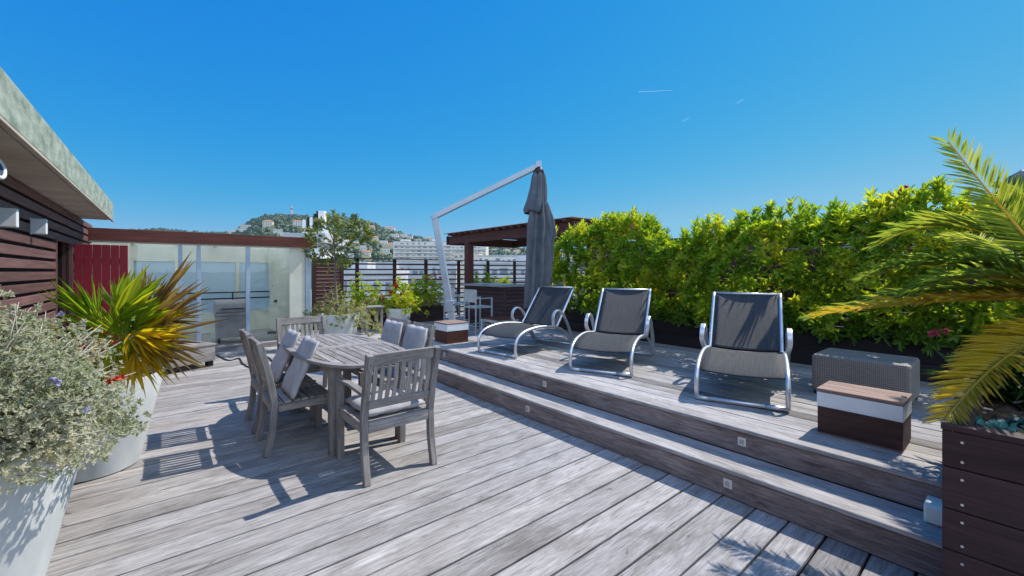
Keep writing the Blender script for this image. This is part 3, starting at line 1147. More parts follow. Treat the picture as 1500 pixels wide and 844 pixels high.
# crest
n = 470
v = RNG.uniform(V0, V1, n)
u = RNG.uniform(5.68, 6.35, n)
z = crest_z(v) - .3 + .3 * RNG.uniform(0, 1, n) ** .6 - .25 * np.abs(u - 5.95)
ax = np.stack([RNG.normal(-.15, .35, n), RNG.normal(0, .4, n), np.ones(n)], 1)
parts.append(whorls(np.stack([u, v, z], 1) - H0, ax, 11, .12, .034, (.3, 1.25)))
# shoots standing above
n = 230
v = RNG.uniform(V0, V1, n)
sh_v, sh_u = v, RNG.uniform(5.75, 6.2, n)
sh_z = crest_z(v) + RNG.uniform(-.1, .15, n)
for dz in (0, -.07, -.14):
    ax = np.stack([RNG.normal(0, .2, n), RNG.normal(0, .25, n), np.ones(n)], 1)
    parts.append(whorls(np.stack([sh_u, sh_v, sh_z + dz], 1) - H0, ax, 8, .125, .03, (.25, .95)))
# inner, greener leaves
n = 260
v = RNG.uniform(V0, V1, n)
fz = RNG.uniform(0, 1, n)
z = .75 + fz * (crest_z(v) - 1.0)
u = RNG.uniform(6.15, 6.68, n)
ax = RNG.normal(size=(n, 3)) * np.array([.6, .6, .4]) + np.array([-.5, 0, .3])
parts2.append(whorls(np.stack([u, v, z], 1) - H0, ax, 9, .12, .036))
# skirt hanging over the trough rim
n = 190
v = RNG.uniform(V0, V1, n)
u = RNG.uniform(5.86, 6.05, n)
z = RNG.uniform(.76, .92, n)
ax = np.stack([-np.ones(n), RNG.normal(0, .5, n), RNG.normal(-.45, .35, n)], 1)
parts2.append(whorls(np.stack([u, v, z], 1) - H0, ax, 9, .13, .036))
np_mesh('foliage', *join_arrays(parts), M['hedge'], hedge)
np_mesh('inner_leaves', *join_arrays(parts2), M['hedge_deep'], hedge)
mb = MB()
for i in range(95):
    v = random.uniform(V0, V1)
    zc = float(crest_z(v))
    b = Vector((random.uniform(6.2, 6.5), v, .69))
    k1 = Vector((random.uniform(6.1, 6.5), v + random.uniform(-.15, .15), .69 + (zc - .69) * .5))
    k2 = Vector((random.uniform(6.0, 6.5), v + random.uniform(-.3, .3), zc - random.uniform(.05, .3)))
    o = Vector(H0)
    mb.tube([b - o, k1 - o, k2 - o], .013, 5, .005)
    for q in range(3):
        s = k1.lerp(k2, random.uniform(0, .8))
        e = s + Vector((random.uniform(-.3, .05), random.uniform(-.2, .2), random.uniform(.1, .3)))
        mb.tube([s - o, e - o], .006, 4, .003)
mb.build('stems', M['stem'], hedge, smooth=True)


def blossom(name, pts, mat, parent, o, L=.035, n=9):
    c = np.array([tuple(Vector(p) - Vector(o)) for p in pts])
    rep = np.repeat(c, 5, 0) + RNG.normal(0, .022, (len(c) * 5, 3))
    np_mesh(name, *whorls(rep, RNG.normal(size=rep.shape) + np.array([-.3, 0, .5]), n, L, L * .7, (.4, 1.3)), mat, parent)


def uvpt(px, py, u):
    p, vv = rayu(px, u)
    return (u, vv, zpix(py, p.y))


blossom('flower', [uvpt(1320, 279, 5.9), uvpt(1312, 283, 5.92)], M['pink'], hedge, H0)
blossom('flower', [uvpt(828, 414, 5.6)], M['yellow'], hedge, H0)
blossom('flower', [uvpt(926, 334, 5.7)], M['pink'], hedge, H0, .02)

# a closed navy parasol standing beyond the fence
b = ray(1497, 398, 5.4)
t = thing('closed_parasol', 'closed navy parasol standing beyond the slatted fence', 'parasol', (b.x, b.y, .0))
mb = MB()
vs, fs = drape('cover', resample([(2.78, .03, 0), (2.72, .12, 0), (2.6, .19, 0), (2.4, .25, 0), (2.1, .31, 0), (1.7, .33, 0), (1.2, .26, 0)][::1], 30), 3, .1, folds=7)
mb.add(vs, fs); mb.build('canopy', M['navy'], t, smooth=True)
mb = MB(); mb.tube([(0, 0, 0), (0, 0, 2.8)], .025, 10); mb.build('pole', M['alu'], t, smooth=True)
mb = MB(); mb.lathe([(.3, 0), (.3, .06), (.05, .1)], 24); mb.build('base', M['black'], t)

# ------------------------------------------------------------------ tall planter and its palm
PU0, PU1, PW0, PW1, PZ = 2.6, 4.02, -1.25, .216, .846
t = thing('tall_planter', 'tall dark brown board planter holding a palm at the step end', 'planter', UV((PU0 + PU1) / 2, (PW0 + PW1) / 2, 0), A)
x, y = (PU1 - PU0) / 2, (PW1 - PW0) / 2
zs = [.0, .135, .305, .48, .66, PZ - .028]
mb = MB()
for i in range(5):
    z0, z1 = zs[i] + (.004 if i else 0), zs[i + 1]
    for s in (-1, 1):
        a0, a1 = (-x, -x + .028) if s < 0 else (x - .028, x)
        mb.box(a0, a1, -y, y, z0, z1, axis=1)
        b0, b1 = (-y, -y + .028) if s < 0 else (y - .028, y)
        mb.box(-x + .029, x - .029, b0, b1, z0, z1, axis=0)
mb.build('boards', M['planter_wood'], t, bevel=.004)
mb = MB()
mb.box(-x - .004, -x + .085, -y - .004, y + .004, PZ - .026, PZ, axis=1)
mb.box(x - .085, x + .004, -y - .004, y + .004, PZ - .026, PZ, axis=1)
mb.box(-x + .088, x - .088, y - .085, y + .004, PZ - .026, PZ, axis=0)
mb.box(-x + .088, x - .088, -y - .004, -y + .085, PZ - .026, PZ, axis=0)
mb.build('rim', M['planter_wood'], t, bevel=.003)
for i in range(1, 5):
    for z in (zs[i] + .035, zs[i + 1] - .04):
        mb = MB()
        for yy in (y - .06, y - .62, y - 1.2):
            mb.tube([(-x - .002, yy, z), (-x + .004, yy, z)], .0055, 8)
        mb.build('screws', M['screw'], t)
# mounded soil with clods
vs, fs, n = [], [], 40
for i in range(n + 1):
    for j in range(n + 1):
        a, b = i / n * 2 - 1, j / n * 2 - 1
        vs.append((a * (x - .03), b * (y - .03), PZ - .11 + .05 * (1 - a * a) * (1 - b * b) + random.uniform(-.012, .022)))
for i in range(n):
    for j in range(n):
        q = i * (n + 1) + j
        fs.append((q, q + n + 1, q + n + 2, q + 1))
mb = MB(); mb.add(vs, fs); mb.build('soil', M['soil'], t)
mb = MB()
for i in range(90):
    a, b = random.uniform(-x + .1, x - .1), random.uniform(-y + .1, y - .08)
    d = Vector((random.uniform(-1, 1), random.uniform(-1, 1), .15)).normalized() * random.uniform(.02, .09)
    p = Vector((a, b, PZ - .05))
    mb.bar(p, p + d, .012, .006)
mb.build('bark_chips', M['greystem'], t)['kind'] = 'stuff'


def frond_arrays(p0, p1, p2, n, ll, up, wv=.55, droop=.2, w=.0085):
    """a feather leaf along a bent rachis: arrays of leaflets, and the rachis points"""
    ts = np.linspace(.1, 1, n)
    p0, p1, p2, up = (np.array(tuple(q)) for q in (p0, p1, p2, up))
    P = ((1 - ts) ** 2)[:, None] * p0 + (2 * ts * (1 - ts))[:, None] * p1 + (ts ** 2)[:, None] * p2
    T = nrm((2 * (1 - ts))[:, None] * (p1 - p0) + (2 * ts)[:, None] * (p2 - p1))
    S = nrm(np.cross(T, up[None, :]))
    U = np.cross(S, T)
    L = ll * np.clip(np.sin(np.pi * (.12 + .8 * ts)) ** .6, .25, 1)
    pos, d, uu, LL = [], [], [], []
    for s in (-1, 1):
        k = .75 + .75 * ts[:, None] ** 1.2
        dd = T * k + s * S * (1.0 + RNG.normal(0, .12, (n, 1))) + U * (wv + RNG.normal(0, .22, (n, 1)))
        pos.append(P); d.append(dd); uu.append(U - s * S * .35); LL.append(L * RNG.uniform(.7, 1.15, n))
    V, Q = leaf_arrays(np.concatenate(pos), np.concatenate(d), np.concatenate(uu), np.concatenate(LL), w, .15, droop)
    return V, Q, [Vector(q) for q in np.concatenate([p0[None], P])]


C = ray(1606, 462, 2.05)
palm = thing('palm', 'young feather palm arching out of the tall planter', 'palm', (C.x, C.y, PZ - .07))
PO = Vector((C.x, C.y, PZ - .07))
mb = MB()
mb.lathe([(.1, 0), (.13, .08), (.14, .2), (.12, .32), (.07, .42), (.02, .46)], 18, wob=.05)
mb.build('trunk', M['bark'], palm, smooth=True)
mb = MB()
for i in range(46):
    a = i * 2.399
    z = .03 + .36 * i / 46
    d = Vector((math.cos(a), math.sin(a), 0))
    mb.bar(d * .11 + Vector((0, 0, z)), d * .2 + Vector((0, 0, z + .1)), .05, .02, w1=.02, h1=.01)
mb.build('leaf_bases', M['fan_dead'], palm)
fr = [  # control and tip: photo pixel and depth; leaflet length; tint
    ((1535, 395, 2.05), (1389, 207, 2.25), .19, 0),
    ((1440, 265, 2.4), (1284, 360, 2.75), .22, 0),
    ((1425, 350, 2.4), (1266, 408, 2.65), .21, 0),
    ((1400, 405, 2.5), (1186, 466, 2.8), .19, 0),
    ((1430, 425, 2.3), (1195, 462, 2.6), .17, 1),
    ((1470, 500, 2.0), (1385, 615, 1.86), .19, 1),
    ((1500, 350, 2.6), (1390, 350, 3.1), .2, 0),
    ((1450, 370, 2.2), (1330, 432, 2.4), .2, 0),
    ((1500, 400, 2.2), (1420, 385, 2.3), .2, 0),
    ((1550, 320, 2.1), (1470, 305, 2.3), .2, 0),
    ((1500, 385, 2.3), (1345, 388, 2.6), .2, 0),
    ((1520, 480, 2.1), (1430, 520, 2.2), .19, 1),
    ((1560, 300, 2.2), (1480, 270, 2.5), .2, 0),
]
k = 0
for cpt, tpt, ll, tint in fr:
    p0 = C + Vector((random.uniform(-.05, .05), random.uniform(-.05, .05), random.uniform(-.05, .08)))
    p1, p2 = ray(*cpt), ray(*tpt)
    dirv = (p2 - p0)
    up = Vector((0, 0, 1)) if abs(dirv.normalized().z) < .8 else Vector((-.5, -.5, .4))
    V, Q, rp = frond_arrays(p0 - PO, p1 - PO, p2 - PO, 105, ll, up)
    f = np_mesh('frond', V, Q, M['palm_yellow'] if tint else M['palm'], palm)
    mb = MB(); mb.tube(rp, .011, 6, .003); mb.build('midrib', M['palm_yellow'], f, smooth=True)
for i in range(6):                    # the rest of the crown, to the right and behind
    a = math.radians(-70 + i * 22)
    d = Vector((math.cos(a), math.sin(a), 0))
    R = random.uniform(.95, 1.25)
    p1 = d * R * .5 + Vector((0, 0, .4 + random.uniform(.25, .7)))
    p2 = d * R + Vector((0, 0, .4 + random.uniform(-.05, .55)))
    V, Q, rp = frond_arrays(Vector((0, 0, .38)), p1, p2, 90, .2, Vector((0, 0, 1)))
    f = np_mesh('frond', V, Q, M['palm'], palm)
    mb = MB(); mb.tube(rp, .011, 6, .003); mb.build('midrib', M['palm_yellow'], f, smooth=True)


# ------------------------------------------------------------------ shrubs
def shrub(name, label, cat, loc, rad, n, L, W, mat, per=7, stems=30, stem_mat='stem', zlo=0.0, flowers=(), squash=1.0, seed=1, shell=.55, group=None, droop=0.0, extra=None):
    """a loose bush: whorls of leaves through an uneven volume, on stems from the base"""
    r = np.random.default_rng(seed)
    t = thing(name, label, cat, loc, 0, group)
    d = r.normal(size=(n, 3))
    d[:, 2] = np.abs(d[:, 2]) * squash - zlo
    d = nrm(d)
    rr = r.uniform(0, 1, n) ** shell
    lump = 1 + .16 * np.sin(d[:, 0] * 6 + seed) + .14 * np.sin(d[:, 1] * 7 + seed * 2) + .12 * np.sin(d[:, 2] * 9 + d[:, 0] * 5)
    c = d * (rr * lump)[:, None] * np.array(rad)
    c[:, 2] -= droop * (np.hypot(c[:, 0], c[:, 1]) / max(rad[0], rad[1])) ** 2
    ax = d + r.normal(0, .45, (n, 3)) + np.array([0, 0, .35])
    np_mesh('foliage', *whorls(c, ax, per, L, W, (.3, 1.4)), M[mat], t)
    mb = MB()
    for i in range(stems):
        e = Vector(c[r.integers(0, n)])
        b = Vector((e.x * .18, e.y * .18, -.04))
        mb.tube([b, b.lerp(e, .5) + Vector((0, 0, .06 * rad[2])), e], .006, 4, .002)
    mb.build('stems', M[stem_mat], t, smooth=True)
    for (pts, fm, fl) in flowers:
        for q in pts:
            cc = np.repeat(np.array([q], float), 6, 0)
            cc = cc + r.normal(0, fl * .5, cc.shape)
            np_mesh('flower', *whorls(cc, r.normal(size=cc.shape) + np.array([0, -.3, .6]), 6, fl, fl * .7, (.4, 1.4)), M[fm], t)
    return t


def pot(label, loc, h=.7, rb=.275, rt=.43):
    t = thing('plant_pot', label, 'pot', (loc[0], loc[1], 0), random.uniform(0, 6))
    mb = MB()
    mb.lathe([(rb - .02, 0), (rb, .012), (rb + (rt - rb) * .5, h * .5), (rt - .002, h - .012), (rt - .006, h), (rt - .03, h), (rt - .035, h - .06)], 64)
    mb.build('body', M['pot'], t, smooth=True).modifiers.new('crisp rim', 'EDGE_SPLIT').split_angle = math.radians(40)
    mb = MB()
    mb.lathe([(.01, h - .05), (rt - .04, h - .06)], 40, cap=False)
    mb.build('soil', M['soil'], t)
    return t


NP, FP = Vector((-2.5, 1.9, 0)), Vector((-3.2, 3.22, 0))
pot('large pale tapered pot under the silvery shrub, nearest the camera', NP)
pot('large pale tapered pot holding the fan palm', FP)

# silvery shrub spilling over the near pot
sh = thing('silver_shrub', 'silvery grey small-leaved shrub spilling over the nearest pale pot', 'shrub', NP + Vector((0, 0, .66)))
n = 12000
d = nrm(RNG.normal(size=(n, 3)))
d[:, 2] = np.abs(d[:, 2]) * 1.0 - .12
d = nrm(d)
rr = RNG.uniform(0, 1, n) ** .35
lump = 1 + .1 * np.sin(d[:, 0] * 7 + 1) + .1 * np.sin(d[:, 1] * 8 + 2) + .08 * np.sin(d[:, 2] * 12 + d[:, 0] * 9)
c = d * (rr * lump)[:, None] * np.array([.53, .64, .68])
c[:, 2] = np.where(c[:, 2] < .02, np.abs(c[:, 2]) * .6 + .02, c[:, 2])
c[:, 2] += .0 - .16 * np.clip(np.hypot(c[:, 0], c[:, 1]) - .35, 0, 1)
ax = d + RNG.normal(0, .5, (n, 3)) + np.array([0, 0, .3])
np_mesh('foliage', *whorls(c, ax, 8, .021, .009, (.3, 1.5)), M['silver'], sh)
mb = MB()
for i in range(900):
    e = Vector(c[RNG.integers(0, n)]) * random.uniform(.98, 1.16)
    b = e * random.uniform(.35, .75) + Vector((0, 0, -.02))
    m1 = b.lerp(e, .5) + Vector((random.uniform(-.05, .05), random.uniform(-.05, .05), random.uniform(-.02, .06)))
    mb.tube([b, m1, e], .0034, 4, .0014)
mb.build('stems', M['greystem'], sh, smooth=True)
o = NP + Vector((0, 0, .66))
def nearpt(px, py, Y):
    return tuple(ray(px, py, Y) - o)
cc = np.repeat(np.array([nearpt(168, 558, 2.0)]), 5, 0) + RNG.normal(0, .012, (5, 3))
np_mesh('flower', *whorls(cc, RNG.normal(size=cc.shape) + np.array([.5, -.6, .3]), 6, .02, .015), M['red'], sh)
cc = np.array([nearpt(80, 556, 1.75), nearpt(90, 462, 1.9), nearpt(83, 560, 1.76), nearpt(125, 600, 1.9)])
for q in cc:
    np_mesh('small_flower', *whorls(np.repeat(q[None], 3, 0) + RNG.normal(0, .005, (3, 3)), RNG.normal(size=(3, 3)), 6, .014, .01), M['violet'], sh)
# tall sprigs standing out of it
cs, sx = [], MB()
for i in range(70):
    q = Vector(c[RNG.integers(0, n)])
    q.z = abs(q.z)
    b = q * .3
    q *= .9
    e = q + Vector((random.uniform(-.05, .12), random.uniform(-.1, .1), random.uniform(.08, .2)))
    sx.tube([b, q, e], .0028, 4, .0015)
    for k in range(5):
        cs.append(tuple(q.lerp(e, .3 + .175 * k)))
sx.build('sprigs', M['greystem'], sh, smooth=True)
cs = np.array(cs)
np_mesh('sprig_leaves', *whorls(cs, RNG.normal(0, .4, cs.shape) + np.array([0, 0, 1]), 7, .022, .012, (.5, 1.5)), M['silver'], sh)

# fan palm in the far pot
fp = thing('fan_palm', 'spiky fan palm with green, yellow and dried brown leaves in the far pale pot', 'palm', FP + Vector((0, 0, .64)))
FO = FP + Vector((0, 0, .64))


def fan_leaf(hub, axis, face, R, spread, n, mat, w=.03, droop=.12, seed=0, name='frond', base=None):
    r = np.random.default_rng(seed)
    axis = np.array(tuple(Vector(axis).normalized()))
    face = np.array(tuple(face))
    s = np.cross(axis, face); s /= np.linalg.norm(s)
    f = np.cross(s, axis)
    a = np.linspace(-spread, spread, n) + r.normal(0, .06, n)
    d = np.cos(a)[:, None] * axis + np.sin(a)[:, None] * s + f * (.12 * np.cos(a * 1.3) + r.normal(0, .12, n))[:, None]
    L = R * (1 - .25 * (np.abs(a) / spread) ** 2) * r.uniform(.68, 1.08, n)
    pos = np.repeat(np.array(tuple(hub))[None], n, 0) + d * .02
    V, Q = leaf_arrays(pos, d, np.repeat(f[None], n, 0), L, w * R / .5, .3, droop)
    o = np_mesh(name, V, Q, M[mat], fp)
    mb = MB()
    b = Vector(base) if base is not None else Vector((0, 0, .02))
    mb.tube([b, b.lerp(Vector(hub), .6) + Vector((0, 0, .03)), Vector(hub)], .008, 5, .005)
    mb.build('stalk', M['fan_yellow' if mat != 'fan_dead' else 'fan_dead'], o, smooth=True)
    return o


def fpt(px, py, Y):
    return ray(px, py, Y) - FO


tocam = Vector((.55, -.8, .25)).normalized()
fans = [  # hub pixel, tip pixel, depth, spread, leaflets, material
    ((168, 480), (235, 392), 3.15, 1.15, 26, 'fan', .6),
    ((140, 470), (85, 402), 3.2, .75, 20, 'fan', .7),
    ((185, 500), (130, 430), 3.05, .9, 22, 'fan', .3),
    ((200, 500), (270, 470), 3.0, 1.1, 26, 'fan_yellow', .5),
    ((190, 510), (255, 545), 2.95, 1.0, 24, 'fan_yellow', .2),
    ((165, 500), (200, 560), 2.9, .9, 22, 'fan', .2),
    ((205, 475), (290, 395), 3.35, .8, 18, 'fan_dead', -.2),
    ((215, 455), (255, 388), 3.5, .7, 14, 'fan_dead', -.2),
    ((225, 470), (318, 470), 3.15, .45, 12, 'fan_dead', .1),
    ((215, 500), (300, 525), 3.05, .6, 16, 'fan_dead', .2),
    ((220, 495), (308, 558), 3.0, .35, 9, 'fan_dead', .2),
    ((150, 490), (75, 440), 3.4, .8, 18, 'fan', .3),
    ((180, 460), (190, 395), 3.45, .9, 20, 'fan', .3),
    ((195, 485), (250, 440), 3.05, 1.0, 24, 'fan', .6),
    ((190, 490), (240, 505), 2.9, .9, 22, 'fan_yellow', .5),
    ((215, 470), (322, 375), 3.2, .16, 3, 'fan_dead', .1),
    ((210, 465), (290, 378), 3.25, .16, 3, 'fan_dead', .1),
    ((215, 480), (335, 400), 3.1, .1, 3, 'fan_dead', .1),
    ((220, 495), (345, 470), 3.0, .1, 3, 'fan_dead', .2),
    ((215, 505), (330, 545), 2.95, .12, 3, 'fan_dead', .2),
    ((150, 485), (60, 400), 3.15, .35, 9, 'fan', .5),
    ((225, 480), (322, 430), 3.05, .14, 3, 'fan_dead', .1),
    ((225, 500), (322, 505), 2.98, .14, 3, 'fan_dead', .2),
    ((225, 505), (318, 560), 2.95, .14, 3, 'fan_dead', .2),
    ((235, 440), (300, 360), 3.3, .14, 3, 'fan_dead', .0),
    ((200, 510), (245, 575), 2.9, .8, 18, 'fan_yellow', .2),
    ((205, 500), (275, 500), 2.92, .8, 20, 'fan_yellow', .5),
    ((170, 505), (165, 575), 2.95, .7, 16, 'fan_yellow', .3),
]
for i, (hp, tp, Y, sp, nn, mt, fz) in enumerate(fans):
    h_, e_ = fpt(*hp, Y), fpt(*tp, Y - .08)
    ax = (e_ - h_)
    fc = (tocam + Vector((0, 0, fz))).normalized()
    fan_leaf(h_, ax, fc, ax.length * (1.04 if nn <= 3 else .86), sp * .92, int(nn * 1.15), mt, .02 if mt != 'fan_dead' else .02, .24 if mt != 'fan_dead' else .04, 100 + i, 'dried_frond' if mt == 'fan_dead' else 'frond')
mb = MB(); mb.lathe([(.07, -.06), (.09, .02), (.08, .12), (.04, .2), (.01, .22)], 14, wob=.08); mb.build('trunk', M['fan_dead'], fp, smooth=True)

# small plants in and beside the tall planter
p = UV(3.75, .02, PZ - .08)
shrub('oleander', 'dark green long-leaved oleander with pink flowers at the back of the tall planter', 'shrub', p, (.24, .24, .34), 46, .17, .03, 'oleander', per=8, stems=14, seed=5,
      flowers=[([tuple(ray(1372, 488, 2.75) - p), tuple(ray(1385, 484, 2.75) - p), tuple(ray(1361, 490, 2.75) - p)], 'pink', .017)])
p = UV(2.84, .08, PZ - .09)
shrub('succulent', 'blue-green rosette succulents in the corner of the tall planter', 'plant', p, (.12, .1, .07), 26, .06, .03, 'teal', per=9, stems=4, seed=8)
p = UV(3.12, -.02, PZ - .09)
shrub('succulent', 'small blue-green rosette deeper among the bark chips of the tall planter', 'plant', p, (.06, .06, .05), 9, .05, .026, 'teal', per=9, stems=2, seed=9)
# ------------------------------------------------------------------ the house on the left
HA = A - .0123
HO = UV(-.57, 9.1)
house = thing('house', 'house with brown slatted cladding and a mossy concrete roof slab', 'house', HO, HA)
ZB, ZT = 2.31, 2.575
WU = -.335                            # wall plane, in house coordinates (u from the fascia, v from the slab end)
mb = MB(); mb.box(-3.5, 0, -14, .0, ZB, ZT, axis=1)
sl = mb.build('roof', M['concrete'], house, bevel=.012)
mb = MB(); mb.box(-3.4, -.05, -13.9, -.05, ZB - .012, ZB - .003, axis=1); mb.build('soffit', M['soffit'], sl)
mb = MB(); mb.box(-.02, .012, -14, .012, ZB - .03, ZB - .0125, axis=1); mb.build('drip_edge', M['soffit'], sl, bevel=.003)


def hv(px):                           # house v where a photo column meets the wall plane
    k = (px - 750) / F
    o = Vector((HO.x, HO.y)); ca, sa = math.cos(HA), math.sin(HA)
    # point (kY, Y): local u = (x-ox)ca + (y-oy)sa = WU
    Y = (WU + o.x * ca + o.y * sa) / (k * ca + sa)
    return -(k * Y - o.x) * sa + (Y - o.y) * ca


d0, d1 = hv(83), hv(106)
wl = MB()
for (a, b, z0, z1) in ((-14, d0, 0, ZB - .02), (d0, d1, 1.89, ZB - .02), (d1, 1.0, 0, ZB - .02)):
    wl.box(WU - .2, WU - .03, a, b, z0, z1)
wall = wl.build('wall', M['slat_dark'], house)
mb = MB()
z = .06
while z < ZB - .1:
    segs = [(-14, d0), (d1, 1.02)] if z < 1.86 else [(-14, 1.02)]
    for a, b in segs:
        x = a
        while x < b:
            e = min(b, x + 3.1)
            mb.box(WU - .026, WU, x + .002, e - .002, z, z + .082, axis=1)
            x = e
    z += .113
mb.build('cladding', M['slat'], wall, bevel=.004, seg=1)
mb = MB()
for zz in (d0 - .02, d1 + .02):
    mb.box(WU - .1, WU + .006, zz - .02, zz + .02, 0, 1.885)
mb.build('door_jamb', M['slat'], house, bevel=.003)
mb = MB(); mb.box(WU - .6, WU - .55, d0 - .3, d1 + .3, 0, 2.1); mb.build('inner_door', M['maroon'], house)
dr = thing('shutter_door', 'maroon boarded door standing open at right angles to the slatted wall', 'door', HO, HA)
mb = MB()
x0 = WU + .012
xw = .545
nb = 6
for i in range(nb):
    mb.box(x0 + xw * i / nb + .002, x0 + xw * (i + 1) / nb - .002, d1 - .0, d1 + .035, .05, 1.875, axis=2)
mb.build('boards', M['maroon'], dr, bevel=.004)
mb = MB()
for z in (.35, 1.0, 1.6):
    mb.box(x0 + .02, x0 + xw - .02, d1 + .037, d1 + .06, z, z + .09)
mb.build('ledges', M['maroon'], dr, bevel=.003)
mb = MB()
for z in (.4, 1.65):
    mb.tube([(x0 - .006, d1 + .02, z), (x0 - .006, d1 + .02, z + .1)], .009, 8)
mb.build('hinge', M['black'], dr)


def wall_lamp(px0, zc, label, h=.13, depth=.105):
    a = hv(px0)
    b = a + .06
    t = thing('wall_lamp', label, 'wall lamp', Vector((HO.x, HO.y, 0)) + Vector((math.cos(HA) * WU - math.sin(HA) * (a + b) / 2, math.sin(HA) * WU + math.cos(HA) * (a + b) / 2, zc)), HA, 'white box lamps on the slatted wall')
    y = (b - a) / 2
    mb = MB(); mb.box(.002, depth, -y, y, -h / 2, h / 2); mb.build('body', M['lampwhite'], t, bevel=.006)
    mb = MB(); mb.box(.014, depth - .012, -y + .012, y - .012, -h / 2 - .004, -h / 2 - .0005); mb.build('lens', M['lens'], t)
    mb = MB(); mb.box(.0, .0015, -y - .006, y + .006, -h / 2 - .006, h / 2 + .006); mb.build('back_plate', M['steel'], t)


wall_lamp(44, 1.93, 'white box lamp on the slatted wall, nearer the maroon door', h=.145)
wall_lamp(-6, 1.915, 'white box lamp on the slatted wall, nearer the camera and cut by the frame', h=.145)
b = ray(-6, 246, 2.55)
t = thing('floodlight', 'round white floodlight under the concrete eave, cut by the frame edge', 'lamp', b, HA)
mb = MB()
ring = [(.02, -.03), (.055, -.03), (.07, -.02), (.07, .012), (.055, .02), (.05, .008)]
mb.lathe(ring, 28)
hd = mb.build('housing', M['lampwhite'], t, smooth=True)
mb = MB(); mb.lathe([(.03, .0085), (.0485, .009), (.049, .006)], 24); lz = mb.build('lens', M['navy'], t)
for o_ in (hd, lz):
    o_.rotation_euler = (math.radians(80), 0, math.radians(75))
mb = MB(); mb.tube([(0, 0, 0), (-.04, .03, .08)], .012, 8); mb.build('bracket', M['lampwhite'], t)

# ------------------------------------------------------------------ glazed veranda
VV = 9.7
ver = thing('veranda', 'white framed glazed veranda with a red-brown roof beam', 'veranda', UV(0, VV), A)
UL = -1.6


def vu(px, v=VV):
    k = (px - 750) / F
    Y = v / (-k * SA + CA)
    return k * Y * CA + Y * SA


UR = vu(455)
ZF0, ZF1 = 2.012, 2.215
mb = MB(); mb.box(UL, UR + .06, -.09, -.04, ZF0, ZF1, axis=0); mb.build('fascia', M['fascia'], ver, bevel=.005)
mb = MB(); mb.box(UL, UR + .05, -.036, 2.6, 2.125, 2.14, axis=0); rf = mb.build('roof', M['polycarb'], ver)
mb = MB(); mb.box(UL, UR + .03, -.03, .03, ZF0 - .03, ZF0 + .07, axis=0); mb.build('head_rail', M['cream'], ver, bevel=.004)
for px in (190, 322, 420):
    x = vu(px, VV + 1)
    mb = MB(); mb.bar((x, .04, 2.09), (x, 2.3, 2.09), .05, .06); mb.build('rafter', M['cream'], rf, bevel=.003)
mb = MB(); mb.box(UL, UR + .05, -.16, .12, .005, .1, axis=0); mb.build('sill_step', M['deck'], ver, bevel=.005)
for px0, px1 in ((261, 267), (288, 294), (360, 366), (447, 455)):
    a, b = vu(px0), vu(px1)
    mb = MB(); mb.box(a, b, -.025, .03, .102, ZF0 - .032); mb.build('post', M['alu_blue'], ver, bevel=.004)
a, b = vu(424), vu(446.5)
mb = MB(); mb.box(a, b, -.012, .04, .102, ZF0 - .034); mb.box(a + .002, a + .05, .045, 2.2, .102, 2.1) ; mb.build('end_panel', M['cream'], ver, bevel=.004)
pxs = [120, 190, 261, 267, 288, 294, 360, 366, 424]
for p0, p1 in ((120, 188), (190, 260.5), (267.5, 287.5), (294.5, 359.5), (366.5, 423.5)):
    a, b = vu(p0), vu(p1)
    mb = MB(); mb.box(a, b, .0, .008, .12, ZF0 - .034); mb.build('glass_pane', M['glass'], ver)
mb = MB(); mb.box(UL, UR, .1, 2.4, .004, .09); mb.build('floor', M['deck'], ver)
# back wall: white frames round milky panes, then the handrail
BV = 2.2


def bu(px):
    return vu(px, VV + BV)


mb = MB()
mb.box(UL - .6, UR + .03, BV, BV + .05, 1.72, 2.12, axis=0)
mb.box(UL - .6, UR + .03, BV, BV + .05, .09, .56, axis=0)
ml = [(UL - .6, bu(196)), (bu(256), bu(264)), (bu(345.5), bu(351)), (bu(424), UR + .03)]
for a, b in ml:
    mb.box(a, b, BV - .002, BV + .052, .562, 1.718)
bw = mb.build('back_wall', M['cream'], ver, bevel=.004)
for i in range(3):
    mb = MB(); mb.box(ml[i][1] + .002, ml[i + 1][0] - .002, BV + .02, BV + .03, .563, 1.717); mb.build('milky_pane', M['milky'], bw)
mb = MB()
for z in (.86, 1.0):
    mb.box(bu(225), bu(428), BV - .12, BV - .09, z, z + .03, axis=0)
for px in (240, 340, 418):
    mb.box(bu(px) - .014, bu(px) + .014, BV - .118, BV - .092, .1, 1.0)
mb.build('handrail', M['black'], ver)
mb = MB(); mb.box(UR - .02, UR + .02, .05, 2.2, .1, 2.1); mb.build('side_wall', M['cream'], ver, bevel=.004)

# barbecue and exercise bike behind the glass
x = vu(338, VV + .55)
g = thing('barbecue', 'grey hooded barbecue on wheels standing behind the veranda glass', 'barbecue', UV(x, VV + .5, .09), A)
vs, fs = [], []
mb = MB(); mb.box(-.3, .3, -.24, .24, .12, .62); mb.build('cabinet', M['grill'], g, bevel=.02)
mb = MB(); mb.box(-.34, .34, -.27, .27, .625, .7); mb.build('firebox', M['grill'], g, bevel=.02)
prof = [(-.27, .7), (-.28, .8), (-.23, .91), (-.1, .98), (.08, .985), (.2, .93), (.27, .82), (.27, .7)]
for xx in (-.33, .33):
    vs += [(xx, p[0], p[1] + .002) for p in prof]
m_ = len(prof)
fs = [(i, (i + 1) % m_, (i + 1) % m_ + m_, i + m_) for i in range(m_)] + [tuple(range(m_ - 1, -1, -1)), tuple(range(m_, 2 * m_))]
mb = MB(); mb.add(vs, fs); hd = mb.build('hood', M['grill'], g, bevel=.03)
